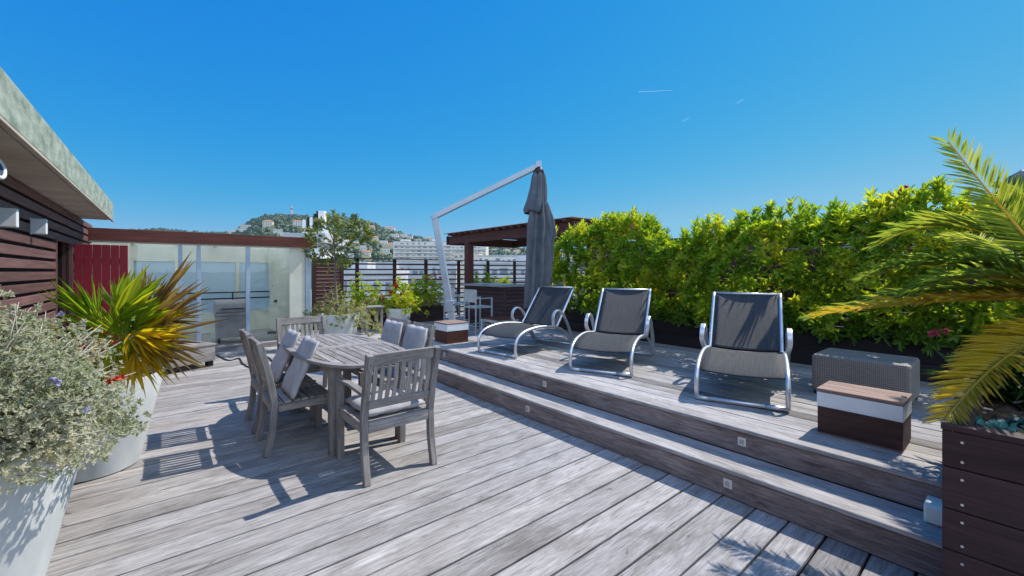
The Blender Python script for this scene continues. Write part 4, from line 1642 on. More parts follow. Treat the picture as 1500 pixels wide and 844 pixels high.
mb = MB(); mb.tube([(-.22, -.29, .8), (-.22, -.33, .8), (.22, -.33, .8), (.22, -.29, .8)], .012, 8); mb.build('handle', M['black'], hd)
for sx in (-1, 1):
    mb = MB(); mb.tube([(sx * .25 - .025, -.15, .07), (sx * .25 + .025, -.15, .07)], .07, 18); mb.build('wheel', M['black'], g)
    mb = MB(); mb.bar((sx * .26, .17, 0), (sx * .26, .17, .12), .05, .05); mb.build('leg', M['grill'], g)
g.scale = (.85, .85, .85)
x = vu(412, VV + 1.5)
g = thing('exercise_bike', 'dark exercise bike with raised handlebars behind the veranda glass', 'exercise bike', UV(x, VV + 1.5, .09), A + 1.2)
mb = MB()
mb.tube([(-.42, -.2, .03), (-.42, .2, .03)], .03, 8); mb.tube([(.45, -.2, .03), (.45, .2, .03)], .03, 8)
mb.tube([(-.42, 0, .05), (0, 0, .22), (.45, 0, .05)], .035, 8); mb.tube([(0, 0, .22), (-.2, 0, .7)], .03, 8); mb.tube([(.22, 0, .2), (.32, 0, 1.0)], .03, 8)
mb.build('frame', M['black'], g, smooth=True)
mb = MB(); mb.tube([(.27, -.028, .38), (.27, .028, .38)], .24, 28); mb.build('flywheel', M['grill'], g)
mb = MB(); mb.tube(smooth_pts([(.12, -.2, 1.08), (.3, -.19, 1.05), (.33, 0, 1.0), (.3, .19, 1.05), (.12, .2, 1.08)], 4), .016, 8); mb.build('handlebar', M['black'], g, smooth=True)
mb = MB(); mb.box(-.34, -.08, -.11, .11, .7, .76); mb.build('saddle', M['black'], g, bevel=.03)
mb = MB(); mb.tube([(.02, -.13, .2), (.06, -.13, .12), (.06, -.08, .12)], .014, 6); mb.tube([(.0, .08, .3), (.0, .13, .3)], .014, 6); mb.build('pedals', M['black'], g)

# low timber daybed in front of the veranda, white bollard tap, hose
p0, p1 = W0(243, 551), W0(318, 536)
t = thing('low_bench', 'low grey timber bench behind the drooping palm leaves', 'bench', ((p0.x + p1.x) / 2, (p0.y + p1.y) / 2, 0), math.atan2(p1.y - p0.y, p1.x - p0.x))
ln = (p1 - p0).length / 2
mb = MB()
for i in range(5):
    mb.box(-ln, ln, .02 + i * .13, .145 + i * .13, .33, .36, axis=0)
mb.build('top', M['teak'], t, bevel=.004)
mb = MB(); mb.box(-ln + .01, ln - .01, .03, .055, .09, .328, axis=0); mb.box(ln - .04, ln - .012, .057, .64, .09, .328); mb.box(-ln + .012, -ln + .04, .057, .64, .09, .328); mb.build('sides', M['teak'], t, bevel=.004)
for a in (-ln + .06, ln - .06):
    for b in (.1, .58):
        mb = MB(); mb.box(a - .04, a + .04, b - .04, b + .04, 0, .089); mb.build('leg', M['black'], t)
p = W0(312, 514)
t = thing('tap_post', 'small white tap post at the veranda sill', 'tap', (p.x, p.y, 0), A)
mb = MB(); mb.bar((0, 0, 0), (0, 0, .33), .07, .07); mb.build('post', M['white'], t, bevel=.008)
mb = MB(); mb.tube([(0, -.03, .27), (0, -.1, .27), (0, -.11, .22)], .012, 8); mb.build('spout', M['steel'], t, smooth=True)
hp = [W0(a, b) + Vector((0, 0, .012)) for a, b in ((318, 521), (335, 529), (350, 526), (356, 534), (368, 540), (385, 541), (400, 534), (392, 524), (375, 520))]
mb = MB(); mb.tube(smooth_pts(hp, 6), .011, 8)
props(mb.build('garden_hose', M['black'], None, smooth=True), 'thin black hose looping over the deck before the veranda sill', 'hose')

# ------------------------------------------------------------------ railing and louvred screen at the far edge
RV = 12.2
ua, ub = vu(503, RV), vu(800, RV) + 3.0
rl = thing('railing', 'dark timber railing of slim horizontal bars along the far edge', 'railing', UV(0, RV), A)
ztop = 1.9
mb = MB(); mb.box(ua, ub, -.05, .05, ztop - .03, ztop, axis=0); mb.build('top_rail', M['rail'], rl, bevel=.004)
for k in range(11):
    z = .12 + k * .158
    mb = MB(); mb.box(ua, ub, -.012, .012, z, z + .044, axis=0); mb.build('bar', M['rail'], rl)
for px in (524, 579, 625, 673, 716, 755, 790):
    x = vu(px, RV)
    mb = MB(); mb.box(x - .045, x + .045, .014, .09, 0, ztop - .032); mb.build('post', M['rail'], rl, bevel=.004)
mb = MB(); mb.box(ub - .08, ub, .014, .09, 0, ztop - .032); mb.build('post', M['rail'], rl)
sc = thing('louvred_screen', 'dark louvred timber screen between the veranda and the railing', 'screen', UV(0, RV - .6), A)
sa, sb = vu(457, RV - .6), vu(503, RV - .6)
mb = MB()
z = .05
while z < 1.72:
    mb.bar((sa + .05, 0, z), (sb - .05, 0, z + .0), .05, .085, up=(0, .5, .8)); z += .098
mb.build('louvres', M['slat'], sc)
for a in (sa, sb - .09):
    mb = MB(); mb.box(a, a + .09, -.05, .05, 0, 1.84); mb.build('post', M['rail'], sc, bevel=.004)
mb = MB(); mb.box(sa + .092, sb - .092, -.04, .04, 1.76, 1.84); mb.build('head_rail', M['rail'], sc)
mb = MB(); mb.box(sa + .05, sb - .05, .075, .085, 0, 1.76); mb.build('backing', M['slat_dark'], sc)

# ------------------------------------------------------------------ bar, stools, side table, pergola
BU, BV0, BV1, BH = 6.45, 8.04, 9.8, 1.175
t = thing('bar_counter', 'dark slatted bar counter with a grey top under the pergola', 'bar', UV(BU, BV0), A)
bd = .95
mb = MB()
z = .03
while z < BH - .12:
    mb.box(0, .022, .06, BV1 - BV0, z, z + .088, axis=1)
    mb.box(.06, bd, 0, .022, z, z + .088, axis=0)
    z += .1
mb.build('slats', M['planter_wood'], t, bevel=.004, seg=1)
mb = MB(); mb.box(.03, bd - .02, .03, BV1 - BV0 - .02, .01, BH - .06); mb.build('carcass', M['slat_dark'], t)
for a, b in ((0, 0), (bd - .055, 0), (0, BV1 - BV0 - .055)):
    mb = MB(); mb.box(a - .003, a + .058, b - .003, b + .058, 0, BH - .058); mb.build('corner_post', M['planter_wood'], t, bevel=.004)
mb = MB(); mb.box(-.1, bd + .02, -.06, BV1 - BV0 + .06, BH - .055, BH, axis=1); mb.build('countertop', M['counter'], t, bevel=.006)


def bar_stool(label, loc, rot):
    t = thing('bar_stool', label, 'bar stool', loc, rot, 'metal bar stools at the counter')
    w, d, hs, hb = .23, .22, .72, 1.08
    for sx in (-1, 1):
        mb = MB(); mb.bar((sx * w, -d, 0), (sx * w, -d, hb), .03, .03, up=(0, 1, 0)); mb.build('rear_leg', M['mast'], t, bevel=.003)
        mb = MB(); mb.bar((sx * w, d, 0), (sx * w, d, .9), .03, .03, up=(0, 1, 0)); mb.build('front_leg', M['mast'], t, bevel=.003)
        mb = MB(); mb.bar((sx * w, -d - .01, .9), (sx * w, d + .02, .9), .04, .02); mb.build('armrest', M['mast'], t, bevel=.003)
    mb = MB()
    for z in (.28, hs - .03):
        for sy in (-d, d):
            mb.bar((-w + .015, sy, z), (w - .015, sy, z), .022, .022)
        for sx in (-w, w):
            mb.bar((sx, -d + .015, z), (sx, d - .015, z), .022, .022)
    mb.build('stretcher', M['mast'], t)
    mb = MB(); mb.box(-w + .016, w - .016, -d - .004, d, hs - .015, hs - .005); mb.build('seat', M['stoolsling'], t)
    mb = MB(); mb.box(-w + .016, w - .016, -d - .006, -d + .004, hs + .09, hb - .01, axis=0); mb.build('backrest', M['stoolsling'], t)
    mb = MB(); mb.bar((-w, -d, hb), (w, -d, hb), .03, .024, up=(0, 1, 0)); mb.build('top_rail', M['mast'], t)
    return t


st = bar_stool('pale sling bar stool with its back to the camera, beside the small low table', UV(5.6, 7.95), A - math.pi / 2)
dup(st, UV(5.75, 9.1), A - math.pi / 2, 'pale sling bar stool behind the slanted parasol mast')
t = thing('side_table', 'low square table with a reddish slatted top and pale legs by the bar', 'side table', UV(5.72, 7.3), A)
mb = MB()
for i in range(5):
    mb.box(-.3, .3, -.3 + i * .121, -.3 + i * .121 + .114, .47, .495, axis=0)
mb.build('top', M['box_wood'], t, bevel=.003)
for sx in (-1, 1):
    for sy in (-1, 1):
        mb = MB(); mb.bar((sx * .265, sy * .265, 0), (sx * .265, sy * .265, .468), .06, .06, up=(0, 1, 0)); mb.build('leg', M['mast'], t, bevel=.004)
mb = MB()
for s in (-1, 1):
    mb.box(-.234, .234, s * .265 - .012, s * .265 + .012, .41, .468); mb.box(s * .265 - .012, s * .265 + .012, -.234, .234, .41, .468)
mb.build('apron', M['mast'], t)

pg = thing('pergola', 'dark timber pergola with a reed roof over the bar', 'pergola', UV(7.0, 0), A)
_, e0 = rayu(659, 7.0)
_, e1 = rayu(842, 7.0)
zb, zt_ = 2.36, 2.6
mb = MB(); mb.box(-.05, .05, e1, e0, zb, zt_, axis=1); mb.build('beam', M['pergola'], pg, bevel=.006)
mb = MB(); mb.box(2.6, 2.7, e1, e0, zb, zt_, axis=1); mb.build('beam', M['pergola'], pg, bevel=.006)
_, pv = rayu(687, 7.0)
for xx, yy in ((0, pv), (2.65, pv), (0, e1 + .9), (2.65, e1 + .9)):
    mb = MB(); mb.box(xx - .1, xx + .1, yy - .1, yy + .1, 0, zb - .002); mb.build('post', M['pergola'], pg, bevel=.006)
for q_ in (e1 - .052, e0 + .002):
    mb = MB(); mb.box(-.1, 2.8, q_, q_ + .05, zb - .02, zt_ + .01, axis=0); mb.build('end_beam', M['pergola'], pg, bevel=.006)
y = e1 + .12
while y < e0:
    mb = MB(); mb.box(-.22, 2.85, y, y + .06, zt_ + .001, zt_ + .075, axis=0); mb.build('rafter', M['pergola'], pg); y += .3
mb = MB()
x = -.18
while x < 2.8:
    mb.box(x, x + .07, e1 - .1, e0 + .1, zt_ + .077, zt_ + .089, axis=1); x += .083
mb.build('reed_roof', M['reed'], pg)

# ------------------------------------------------------------------ pots and planters at the far end
pb = W0(500, 519); pb = Vector((-3.5, 8.55, 0))
pot('pale tapered pot with a standard bay tree, before the louvred screen', pb, h=.66, rb=.28, rt=.4)
by_ = pb + Vector((0, 0, .6))
bay = thing('bay_tree', 'slender standard bay tree with an airy crown, in front of the veranda corner', 'tree', by_)
tb = ray(492, 436, 8.6) - by_
tm = ray(491, 395, 8.6) - by_
tt_ = ray(489, 345, 8.6) - by_
mb = MB()
mb.tube(smooth_pts([(0, 0, -.05), tb, tm, tt_], 4), .034, 8, .014)
tips = []
for i in range(26):
    a = i * 2.4
    s = tm.lerp(tt_, random.uniform(-.1, .9))
    e = s + Vector((math.cos(a) * random.uniform(.2, .6), math.sin(a) * random.uniform(.2, .5), random.uniform(-.05, .42)))
    m1 = s.lerp(e, .5) + Vector((0, 0, .05))
    mb.tube([s, m1, e], .011, 5, .004)
    tips.append(e); tips.append(m1)
mb.build('trunk', M['bark'], bay, smooth=True)
lobes = [(475, 350, .3), (500, 335, .33), (525, 338, .3), (462, 372, .25), (485, 378, .27), (512, 362, .3), (538, 345, .2), (455, 345, .2), (505, 385, .16), (470, 330, .2), (490, 325, .22), (520, 325, .18)]
cc = []
for px, py, rad in lobes:
    o_ = ray(px, py, 8.6 + random.uniform(-.25, .25)) - by_
    q = RNG.normal(size=(21, 3)); q = nrm(q) * (RNG.uniform(0, 1, (21, 1)) ** .45) * rad
    cc.append(q + np.array(tuple(o_)))
cc = np.concatenate(cc)
np_mesh('crown', *whorls(cc, RNG.normal(0, .6, cc.shape) + np.array([0, -.1, .5]), 8, .095, .036, (.3, 1.4)), M['bay'], bay)
shrub('pot_shrub', 'greyish bushy shrub filling the bay tree pot', 'shrub', pb + Vector((.0, -.05, .62)), (.8, .62, .55), 560, .06, .02, 'bushy', per=8, stems=60, stem_mat='greystem', seed=21, droop=.42, zlo=.15)


def slat_planter(label, px0, px1, pyb, v, dep, h, mat='planter_wood'):
    a, b = vu(px0, v), vu(px1, v)
    t = thing('slatted_planter', label, 'planter', UV((a + b) / 2, v + dep / 2), A, 'slatted planters at the far end')
    x, y = (b - a) / 2, dep / 2
    mb = MB(); z = .03
    while z < h - .05:
        mb.box(-x, x, -y, -y + .022, z, z + .062, axis=0); mb.box(-x, x, y - .022, y, z, z + .062, axis=0)
        mb.box(-x, -x + .022, -y + .024, y - .024, z, z + .062, axis=1); mb.box(x - .022, x, -y + .024, y - .024, z, z + .062, axis=1)
        z += .078
    mb.build('slats', M[mat], t)
    mb = MB()
    for sx in (-1, 1):
        for sy in (-1, 1):
            mb.box(sx * (x - .03) - .035, sx * (x - .03) + .035, sy * (y + .0) - .02, sy * y + .02, 0, h)
    mb.build('corner_posts', M[mat], t)
    mb = MB(); mb.box(-x + .03, x - .03, -y + .03, y - .03, .03, h - .06); mb.build('soil', M['soil'], t)
    return UV((a + b) / 2, v + dep / 2, h - .05), x, y


c0, x, y = slat_planter('brown slatted planter with red-flowered bushes, left of the parasol mast', 597, 652, 473, 11.35, .55, .52)
fl = [tuple(ray(px, py, c0.y - .1) - c0) for px, py in ((630, 404), (636, 403), (645, 407), (625, 408))]
shrub('flowering_shrub', 'yellow-green bush topped with red flowers, beside the parasol mast', 'shrub', c0, (.7, .5, .9), 330, .1, .032, 'lime', per=8, stems=40, seed=31, flowers=[(fl, 'pink', .05)], zlo=-.15)
shrub('dry_shrub', 'greyish straggly undergrowth at the foot of the red-flowered bush', 'shrub', c0 + Vector((-.1, -.2, 0)), (.85, .45, .4), 230, .07, .02, 'bushy', per=8, stems=50, stem_mat='greystem', seed=33)
c1, x, y = slat_planter('brown slatted planter partly hidden by a trailing shrub, behind the table', 527, 566, 482, 10.9, .5, .48)
shrub('lime_shrub', 'pale green upright shrub against the railing, behind the bay tree', 'shrub', c1 + Vector((-.25, .1, 0)), (.5, .35, .95), 170, .1, .03, 'lime', per=7, stems=30, seed=41, zlo=-.2)
shrub('trailing_shrub', 'grey-green trailing shrub over the planter behind the table', 'shrub', c1 + Vector((.1, -.25, .02)), (.62, .42, .4), 240, .07, .022, 'bushy', per=8, stems=40, stem_mat='greystem', seed=43, droop=.2)
c2 = ray(584, 462, 11.1); c2.z = 0
pot('grey tapered pot holding the orange-tipped bush', c2, h=.55, rb=.24, rt=.34)
c2.z = .5
fl = [tuple(ray(px, py, c2.y - .1) - c2) for px, py in ((581, 420), (560, 437), (572, 428), (590, 432))]
shrub('orange_shrub', 'lime bush with orange-red tips in the grey pot at mid railing', 'shrub', c2, (.72, .5, .68), 280, .1, .034, 'lime', per=8, stems=30, seed=51, flowers=[(fl, 'orange', .07), ([tuple(ray(581, 419, c2.y - .2) - c2)], 'red', .06)], droop=.12)
c3 = ray(545, 488, 10.3); c3.z = 0
t = thing('plant_stand', 'small grey timber stand before the slatted planter', 'stand', c3, A)
mb = MB()
for i in range(4):
    mb.box(-.24, .24, -.2 + i * .1, -.108 + i * .1, .63, .66, axis=0)
mb.build('top', M['teak'], t)
for a in (-.18, .18):
    for b in (-.14, .14):
        mb = MB(); mb.bar((a, b, 0), (a, b, .629), .05, .05); mb.build('leg', M['teak'], t)
for i, (px, py, hh, w) in enumerate(((712, 412, .62, .2), (727, 412, .34, .24), (740, 412, .3, .2), (697, 412, .4, .2))):
    pp = rayv(px, 11.6)[0]
    z0 = .75
    shrub('railing_plant', ('tall lime spiky plant rising behind the bar beside the pergola post', 'yellow-green rounded plant behind the middle of the bar', 'yellow-green plant behind the bar, nearest the folded parasol', 'small green plant behind the bar, half hidden by the pergola post')[i], 'plant', (pp.x, pp.y, z0), (w, .25, hh + .25), 60, .12, .03, 'lime', per=8, stems=20, seed=60 + i, zlo=-.2)
ta, tb_ = vu(692, 11.4), vu(750, 11.4)
t = thing('raised_trough', 'raised timber trough of lime plants behind the bar', 'planter', UV((ta + tb_) / 2, 11.6), A)
hx = (tb_ - ta) / 2
mb = MB()
for k in range(4):
    mb.box(-hx, hx, -.25, -.228, .3 + k * .115, .405 + k * .115, axis=0); mb.box(-hx, hx, .228, .25, .3 + k * .115, .405 + k * .115, axis=0)
mb.build('boards', M['planter_wood'], t)
mb = MB(); mb.box(-hx + .02, hx - .02, -.225, .225, .3, .72); mb.build('soil', M['soil'], t)
for a in (-hx + .05, hx - .05):
    mb = MB(); mb.bar((a, 0, 0), (a, 0, .299), .08, .4); mb.build('leg', M['planter_wood'], t)
# ------------------------------------------------------------------ the town and the hill
GZ = -22.0
PROF = [(-900, 352), (-400, 345), (0, 345), (150, 338), (230, 336), (300, 341), (340, 339), (355, 334), (372, 325), (385, 321), (405, 318), (430, 319), (460, 321), (480, 318), (500, 321), (530, 324), (545, 331), (560, 336), (580, 343), (600, 349), (625, 353), (660, 359), (700, 361), (770, 365), (850, 368), (1000, 375), (1600, 382), (2400, 385)]
px_, py_ = np.array([p[0] for p in PROF], float), np.array([p[1] for p in PROF], float)
RY = 1100.0


def terrain(k, Y):
    """ground height at view slope k, depth Y (numpy)"""
    kk = k * F + 750
    top = EYE - (np.interp(kk, px_, py_) - 3.5 * np.clip((kk - 330) / 40, 0, 1) * np.clip((680 - kk) / 60, 0, 1) - HZ) / F * RY - 5
    s = np.clip((Y - 260) / (RY - 260), 0, 1)
    s = s * s * (3 - 2 * s)
    s = .25 * s + .75 * np.clip((Y - 260) / (RY - 260), 0, 1) ** 1.15
    back = np.clip((Y - RY) / 900, 0, 1)
    h = GZ + (top - GZ) * s * (1 - back) ** 1.5
    x = k * Y
    return h + s * (1 - back) * (6 * np.sin(x * .021 + Y * .013) + 4 * np.sin(x * .043 - Y * .031)) * np.clip(1.2 - Y / RY, .1, 1)


ks = np.linspace(-3.0, 3.0, 260)
Ys = np.concatenate([np.linspace(240, 1250, 90), np.linspace(1280, 2100, 14)])
K, YY = np.meshgrid(ks, Ys)
Z = terrain(K, YY)
V = np.stack([K * YY, YY, Z], 2).reshape(-1, 3)
a = (np.arange(len(Ys) - 1)[:, None] * len(ks) + np.arange(len(ks) - 1)[None]).ravel()
Q = np.stack([a, a + 1, a + len(ks) + 1, a + len(ks)], 1)
o = np_mesh('hill', V, Q, M['hill'], None, True)
o['kind'] = 'structure'
mb = MB(); R = 15000
mb.add([(-R, -R, GZ - .5), (R, -R, GZ - .5), (R, R, GZ - .5), (-R, R, GZ - .5)], [(0, 1, 2, 3)])
struct(mb.build('ground', M['ground']))
mb = MB(); mb.box(-2.1, 10.1, -3.3, 13.1, GZ - .5, -.46)
t = grounded(mb.build('terrace_building', M['render'])); props(t, 'rendered apartment block carrying the roof terrace', 'building')

# wooded slopes: many small uneven crowns, one mass
ico = bmesh.new(); bmesh.ops.create_icosphere(ico, subdivisions=1, radius=1)
IV = np.array([v.co[:] for v in ico.verts]); IF = np.array([[v.index for v in f.verts] for f in ico.faces]); ico.free()


def crowns(name, k, Y, r, mat):
    n = len(k)
    c = np.stack([k * Y, Y, terrain(k, Y)], 1)
    rr = r[:, None, None]
    S = IV[None] * (1 + RNG.uniform(-.34, .3, (n, len(IV), 1))) * rr * np.stack([np.ones(n), np.ones(n), RNG.uniform(.6, 1.35, n)], 1)[:, None, :]
    V = (c[:, None, :] + S + np.array([0, 0, .45]) * rr).reshape(-1, 3)
    Q = (IF[None] + np.arange(n)[:, None, None] * len(IV)).reshape(-1, 3)
    o = np_mesh(name, V, Q, M[mat], None, False)
    o['kind'] = 'stuff'
    return o


villas = [(362, 336, 17, 7, 0), (352, 339, 12, 5, 0), (393, 331, 13, 8, 1), (436, 331, 13, 8, 2), (407, 340, 12, 4, 0), (446, 338, 9, 5, 2), (571, 339, 14, 7, 2), (578, 349, 12, 7, 0), (591, 349, 9, 7, 0), (600, 350, 9, 5, 0), (562, 358, 11, 6, 0), (572, 362, 11, 5, 1), (564, 369, 13, 5, 0), (532, 366, 9, 7, 0), (537, 374, 13, 5, 2), (526, 338, 8, 5, 0), (545, 335, 8, 4, 2), (628, 351, 10, 5, 1), (612, 354, 9, 4, 0), (456, 351, 12, 4, 2), (512, 377, 12, 4, 0), (550, 352, 8, 5, 2), (520, 356, 9, 4, 0), (708, 369, 12, 4, 2), (726, 368, 10, 4, 0), (742, 369, 10, 4, 0), (757, 371, 11, 4, 2), (680, 366, 12, 5, 1), (476, 345, 9, 4, 0), (416, 345, 14, 3, 0), (340, 341, 9, 3, 2)]
vpts = []
Yt = np.linspace(300, 1090, 900)
for px, py, w, h, kind in villas:
    k = (px - 750) / F
    zl = EYE - (py - HZ) / F * Yt
    hit = np.nonzero(terrain(np.full_like(Yt, k), Yt) > zl)[0]
    Y = Yt[hit[0]] if len(hit) else 1080.0
    vpts.append((k, Y))
vk, vY = np.array([p[0] for p in vpts]), np.array([p[1] for p in vpts])


def clear_of_villas(k, Y, r):
    ok = np.ones(len(k), bool)
    for (px, py, w, h, kind), (a, b) in zip(villas, vpts):
        ok &= ~((np.abs(k - a) * F < w * .62 + 2) & (Y > b - 70) & (Y < b + 25))
    return ok


n = 15500
k = RNG.uniform(-1.15, .35, n)
Y = 280 + (1140 - 280) * RNG.uniform(0, 1, n) ** .75
r = RNG.uniform(3.0, 6.5, n) * (.75 + .25 * Y / 1100)
ok = clear_of_villas(k, Y, r) & ~((np.sin(k * 31) * np.sin(Y * .017 + k * 9) > .62) & (RNG.uniform(0, 1, n) > .25))
crowns('hillside_woods', k[ok], Y[ok], r[ok], 'hilltree')
n = 2500
k = RNG.uniform(.35, 2.6, n)
Y = 300 + 850 * RNG.uniform(0, 1, n)
crowns('far_woods', k, Y, RNG.uniform(4, 8, n), 'hilltree')


def villa_mesh(w, d, h, kind):
    wall = M[('render', 'render2', 'render')[kind]]
    t = bpy.data.objects.new('villa', None); COL.objects.link(t)
    b = MB(); b.box(-w / 2, w / 2, -d / 2, d / 2, -8, h); ww = b.build('wall', wall, t)
    if kind == 0:
        b = MB(); b.box(-w / 2 - .5, w / 2 + .5, -d / 2 - .5, d / 2 + .5, h + .02, h + .6)
        b.build('roof', wall, t)
    else:
        b = MB()
        e = .8
        b.add([(-w / 2 - e, -d / 2 - e, h), (w / 2 + e, -d / 2 - e, h), (w / 2 + e, d / 2 + e, h), (-w / 2 - e, d / 2 + e, h), (-w / 4, 0, h + 2.6), (w / 4, 0, h + 2.6)], [(3, 2, 1, 0), (0, 1, 5, 4), (1, 2, 5), (2, 3, 4, 5), (3, 0, 4)])
        b.build('roof', M['terracotta'], t)
    nf = max(1, int(h // 3))
    wn = []
    for f in range(nf):
        for i in range(max(2, int(w // 4))):
            x = -w / 2 + w * (i + .5) / max(2, int(w // 4))
            b = MB(); b.box(x - .7, x + .7, -d / 2 - .05, -d / 2 - .005, f * 3 + .7, f * 3 + 2.3); b.build('window', M['window'], ww)
    return t


VL = ['white flat-roofed villa among the trees on the hillside', 'cream villa with a terracotta roof among the hillside trees', 'pale rendered villa with a terracotta roof among the hillside trees']
VG = ['white flat-roofed villas on the hill', 'cream tiled villas on the hill', 'pale tiled villas on the hill']
for (px, py, w, h, kind), (k, Y) in zip(villas, vpts):
    wm, hm = w / F * Y, max(4.2, h * .82 / F * Y)
    t = villa_mesh(wm, wm * .6, hm, kind)
    zz = float(terrain(np.array([k]), np.array([Y]))[0])
    t.location = (k * Y, Y, zz)
    t.rotation_euler = (0, 0, -math.atan(k) * .6 + random.uniform(-.25, .25))
    props(t, VL[kind], 'villa', VG[kind])

# tower on the summit
k = (427 - 750) / F
zz = float(terrain(np.array([k]), np.array([1085.0]))[0])
t = thing('lookout_tower', 'thin dark tower on the summit of the hill', 'tower', (k * 1085, 1085, zz))
b = MB(); b.bar((0, 0, -4), (0, 0, 27), 4.5, 4.5, w1=3, h1=3); b.build('shaft', M['render3'], t)
b = MB(); b.lathe([(1.5, 20), (4, 22), (4, 25), (1.2, 27), (.4, 34)], 10); b.build('head', M['grill'], t)


def block(label, px0, px1, ytop, Y, depth, floors, fh, mat, bays, balcony=True, ang=0.0, roofbox=()):
    """town building seen between two photo columns, its roof at a photo row"""
    x0, x1 = (px0 - 750) / F * Y, (px1 - 750) / F * Y
    ztop = EYE - (ytop - HZ) / F * Y
    t = thing('apartment_building', label, 'building', ((x0 + x1) / 2, Y, GZ - .5), ang)
    w, H_ = (x1 - x0) / 2, ztop - GZ + .5
    b = MB(); b.box(-w, w, 0, depth, 0, H_ - .5); wl = b.build('wall', M[mat], t)
    b = MB(); b.box(-w - .25, w + .25, -.25, depth + .25, H_ - .48, H_); b.build('roof', M['render3'], t)
    for (a, c, hh) in roofbox:
        b = MB(); b.box(-w + 2 * w * a, -w + 2 * w * c, depth * .3, depth * .7, H_ + .01, H_ + hh); b.build('roof_hut', M[mat], t)
    proto = pbal = None
    for f in range(floors):
        z = H_ - .7 - (f + 1) * fh
        if z < 0:
            break
        for i in range(bays):
            x = -w + 2 * w * (i + .5) / bays
            if proto is not None and random.random() < .14:
                continue
            if proto is None:
                b = MB(); ww = w / bays * .62
                b.box(-ww, ww, -.06, -.005, fh * .15, fh * .78)
                proto = o = b.build('window', M['window'], wl)
            else:
                o = proto.copy(); COL.objects.link(o); o.parent = wl
            o.location = (x, 0, z)
            o.scale = (random.choice((.55, .8, 1, 1, 1.3)), 1, random.choice((.7, .85, 1)))
        if balcony:
            if pbal is None:
                b = MB(); b.box(-w * .97, w * .97, -1.3, -.07, -.12, 0); b.box(-w * .97, w * .97, -1.34, -1.26, .01, .95)
                pbal = o = b.build('balcony', M['render3'] if Y < 140 else M['render'], t)
            else:
                o = pbal.copy(); COL.objects.link(o); o.parent = t
            o.location = (0, 0, z)
    return t


block('long white apartment block with stacked balconies below the hill', 577, 668, 353.5, 330, 14, 9, 2.9, 'render', 11, True, .12, ((.1, .25, 1.6), (.6, .72, 2)))
block('pale apartment block with balconies, seen behind the parasol mast and pergola post', 660, 712, 358.5, 300, 14, 8, 2.9, 'render', 8, True, -.08)
block('cream building with an orange-brown roof edge seen through the railing', 585, 668, 383, 92, 12, 6, 3, 'render3', 9, True, .05)
block('plain white low building seen through the railing behind the bay tree', 496, 576, 396, 60, 14, 4, 3, 'render3', 5, False, .1, ((.1, .4, 1.3),))
block('wide pale building seen through the railing under the pergola', 690, 800, 383, 85, 12, 5, 3, 'render3', 8, True, 0, ((.6, .8, 1.2),))
block('grey flat-roofed building beyond the low white one', 500, 580, 384, 130, 14, 5, 3, 'render3', 6, True, .1)
block('white building between the hill and the pergola', 700, 775, 374, 190, 14, 6, 3, 'render', 9, True, .05)
block('tiled cream building behind the pergola post', 664, 702, 369, 230, 14, 6, 3, 'render2', 5, False, -.1)

# white flues on a neighbouring roof, above the veranda
fp_ = ray(462, 398, 24.0)
t = thing('flue_stack', 'cluster of white and dark flues on a neighbouring roof behind the bay tree', 'chimney', (fp_.x, fp_.y, 1.2))
def fz(py): return zpix(py, 24.0) - 1.2
b = MB(); b.box(-.95, .95, -.2, .6, -24, fz(342)); b.build('base', M['render'], t)
for x0, x1, y0, dk in ((-.75, -.55, 322, 0), (-.5, -.4, 318, 1), (-.34, -.16, 318, 0), (-.12, .0, 313, 1), (.04, .12, 309, 1), (.15, .5, 309, 0)):
    b = MB(); b.box(x0, x1, 0, .3, fz(342) + .002, fz(y0)); b.build('flue', M['black'] if dk else M['white'], t, bevel=.02)
b = MB(); b.box(-.55, .75, -.1, -.02, fz(342) + .002, fz(335)); b.build('cowl', M['white'], t)
t = block('white stairhead building close behind the veranda', 428, 470, 342, 22, 4, 1, 2.5, 'white', 2, False, .1)

# aeroplane trails
for i, (a, b_, w, lb) in enumerate((((936, 134.5), (985, 132.5), 2.5, 'longest white aeroplane trail high in the blue sky'), ((1000, 178), (1010, 172), 2.6, 'short faint aeroplane trail, lower of the two short ones'), ((1080, 151), (1091, 144.5), 2.8, 'short faint aeroplane trail, at the right of the three'))):
    D = 7000
    p, q = ray(*a, D), ray(*b_, D)
    mb = MB(); pts = [p.lerp(q, j / 8) + Vector((0, 0, random.uniform(-2, 2))) for j in range(9)]
    mb.tube(pts, w, 6, w * .35)
    props(mb.build('contrail', M['trail']), lb, 'aeroplane trail')

# the air: a thin even haze over terrace, town and hill
mb = MB(); mb.box(-4200, 4200, -400, 1800, GZ - 1.5, 185)
mh, nth, outh = new_mat('thin_haze')
pv_ = nth.nodes.new('ShaderNodeVolumePrincipled')
pv_.inputs['Color'].default_value = (.72, .84, 1, 1)
pv_.inputs['Density'].default_value = .00007
pv_.inputs['Anisotropy'].default_value = .2
nth.links.new(pv_.outputs[0], outh.inputs['Volume'])
hz = mb.build('haze', mh)
hz['kind'] = 'stuff'

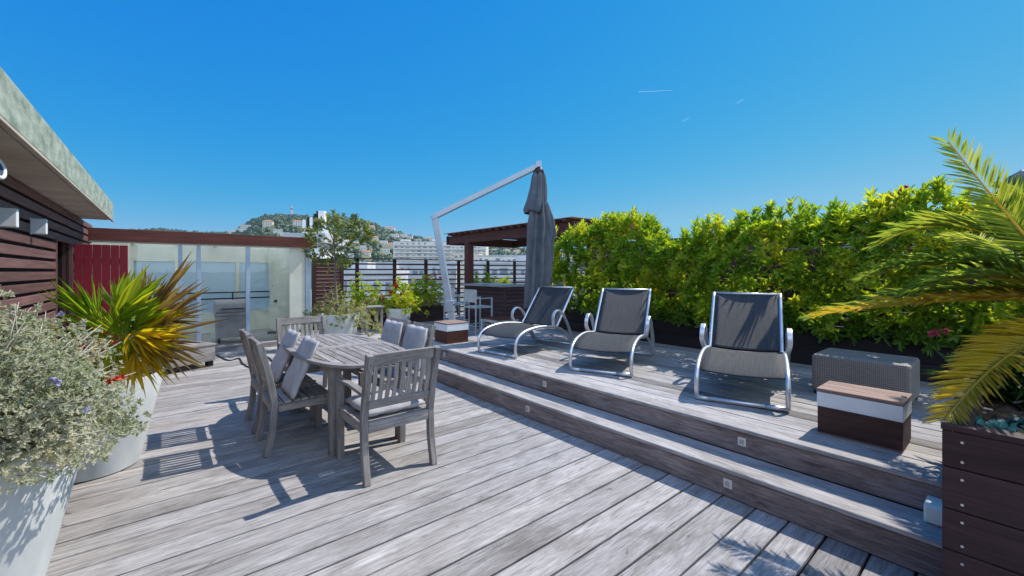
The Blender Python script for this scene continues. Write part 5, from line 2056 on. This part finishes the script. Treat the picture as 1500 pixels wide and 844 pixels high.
# ------------------------------------------------------------------ camera, sun, sky
cam = bpy.data.cameras.new('camera')
co = bpy.data.objects.new('camera', cam); COL.objects.link(co)
co.location = (0, 0, EYE); co.rotation_euler = (math.pi / 2, 0, 0)
cam.sensor_width = 36; cam.lens = F / 1500 * 36
cam.shift_y = -(422 - HZ) / 1500
cam.clip_start = .05; cam.clip_end = 40000
scene.camera = co
SUNV = UV(.76, -.14, 1.0).normalized()
sun = bpy.data.lights.new('sun', 'SUN'); so = bpy.data.objects.new('sun', sun); COL.objects.link(so)
sun.energy = 4.1; sun.angle = math.radians(.53); sun.color = (1, .93, .82)
so.rotation_euler = SUNV.to_track_quat('Z', 'Y').to_euler(); so.location = (0, 0, 30)
w = bpy.data.worlds.new('World'); scene.world = w; w.use_nodes = True
nt = w.node_tree; bg = nt.nodes['Background']
sky = nt.nodes.new('ShaderNodeTexSky'); sky.sky_type = 'NISHITA'; sky.sun_disc = False
sky.sun_elevation = math.asin(SUNV.z); sky.sun_rotation = math.atan2(SUNV.x, SUNV.y)
sky.altitude = 50; sky.air_density = 1.0; sky.dust_density = .25; sky.ozone_density = 3.0
EXPO = .45
sep = nt.nodes.new('ShaderNodeSeparateColor'); cmb = nt.nodes.new('ShaderNodeCombineColor')
nt.links.new(sky.outputs[0], sep.inputs[0])
for i, (pw, k) in enumerate(((2.9, .0031), (.65, .155), (.05, .69))):   # grade the sky: deep azure overhead, pale blue low down
    a_ = nt.nodes.new('ShaderNodeMath'); a_.operation = 'POWER'; a_.inputs[1].default_value = pw
    b_ = nt.nodes.new('ShaderNodeMath'); b_.operation = 'MULTIPLY'; b_.inputs[1].default_value = k / .15 / 2 ** EXPO
    nt.links.new(sep.outputs[i], a_.inputs[0]); nt.links.new(a_.outputs[0], b_.inputs[0])
    if i == 0:
        c_ = nt.nodes.new('ShaderNodeMath'); c_.operation = 'SMOOTH_MIN'; c_.inputs[1].default_value = .2 / .15 / 2 ** EXPO; c_.inputs[2].default_value = .4
        nt.links.new(b_.outputs[0], c_.inputs[0]); b_ = c_
    nt.links.new(b_.outputs[0], cmb.inputs[i])
# fill light added to the sky behind the viewer, lifting the shaded faces
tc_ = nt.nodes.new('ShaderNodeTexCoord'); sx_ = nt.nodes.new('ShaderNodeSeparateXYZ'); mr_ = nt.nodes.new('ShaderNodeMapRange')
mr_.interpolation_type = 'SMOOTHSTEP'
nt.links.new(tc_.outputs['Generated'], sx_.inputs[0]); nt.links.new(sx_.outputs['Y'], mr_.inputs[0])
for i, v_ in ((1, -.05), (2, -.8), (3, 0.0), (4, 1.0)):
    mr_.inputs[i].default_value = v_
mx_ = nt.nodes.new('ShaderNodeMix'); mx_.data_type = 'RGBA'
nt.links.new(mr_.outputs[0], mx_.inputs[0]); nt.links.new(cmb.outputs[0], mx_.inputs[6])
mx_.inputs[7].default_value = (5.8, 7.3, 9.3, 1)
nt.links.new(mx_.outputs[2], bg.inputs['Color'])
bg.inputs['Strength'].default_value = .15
vs_ = scene.view_settings
vs_.view_transform = 'Standard'; vs_.look = 'None'; vs_.exposure = EXPO; vs_.gamma = 1; vs_.use_curve_mapping = False
scene.cycles.max_bounces = 8; scene.cycles.transparent_max_bounces = 12
scene.cycles.use_denoising = True
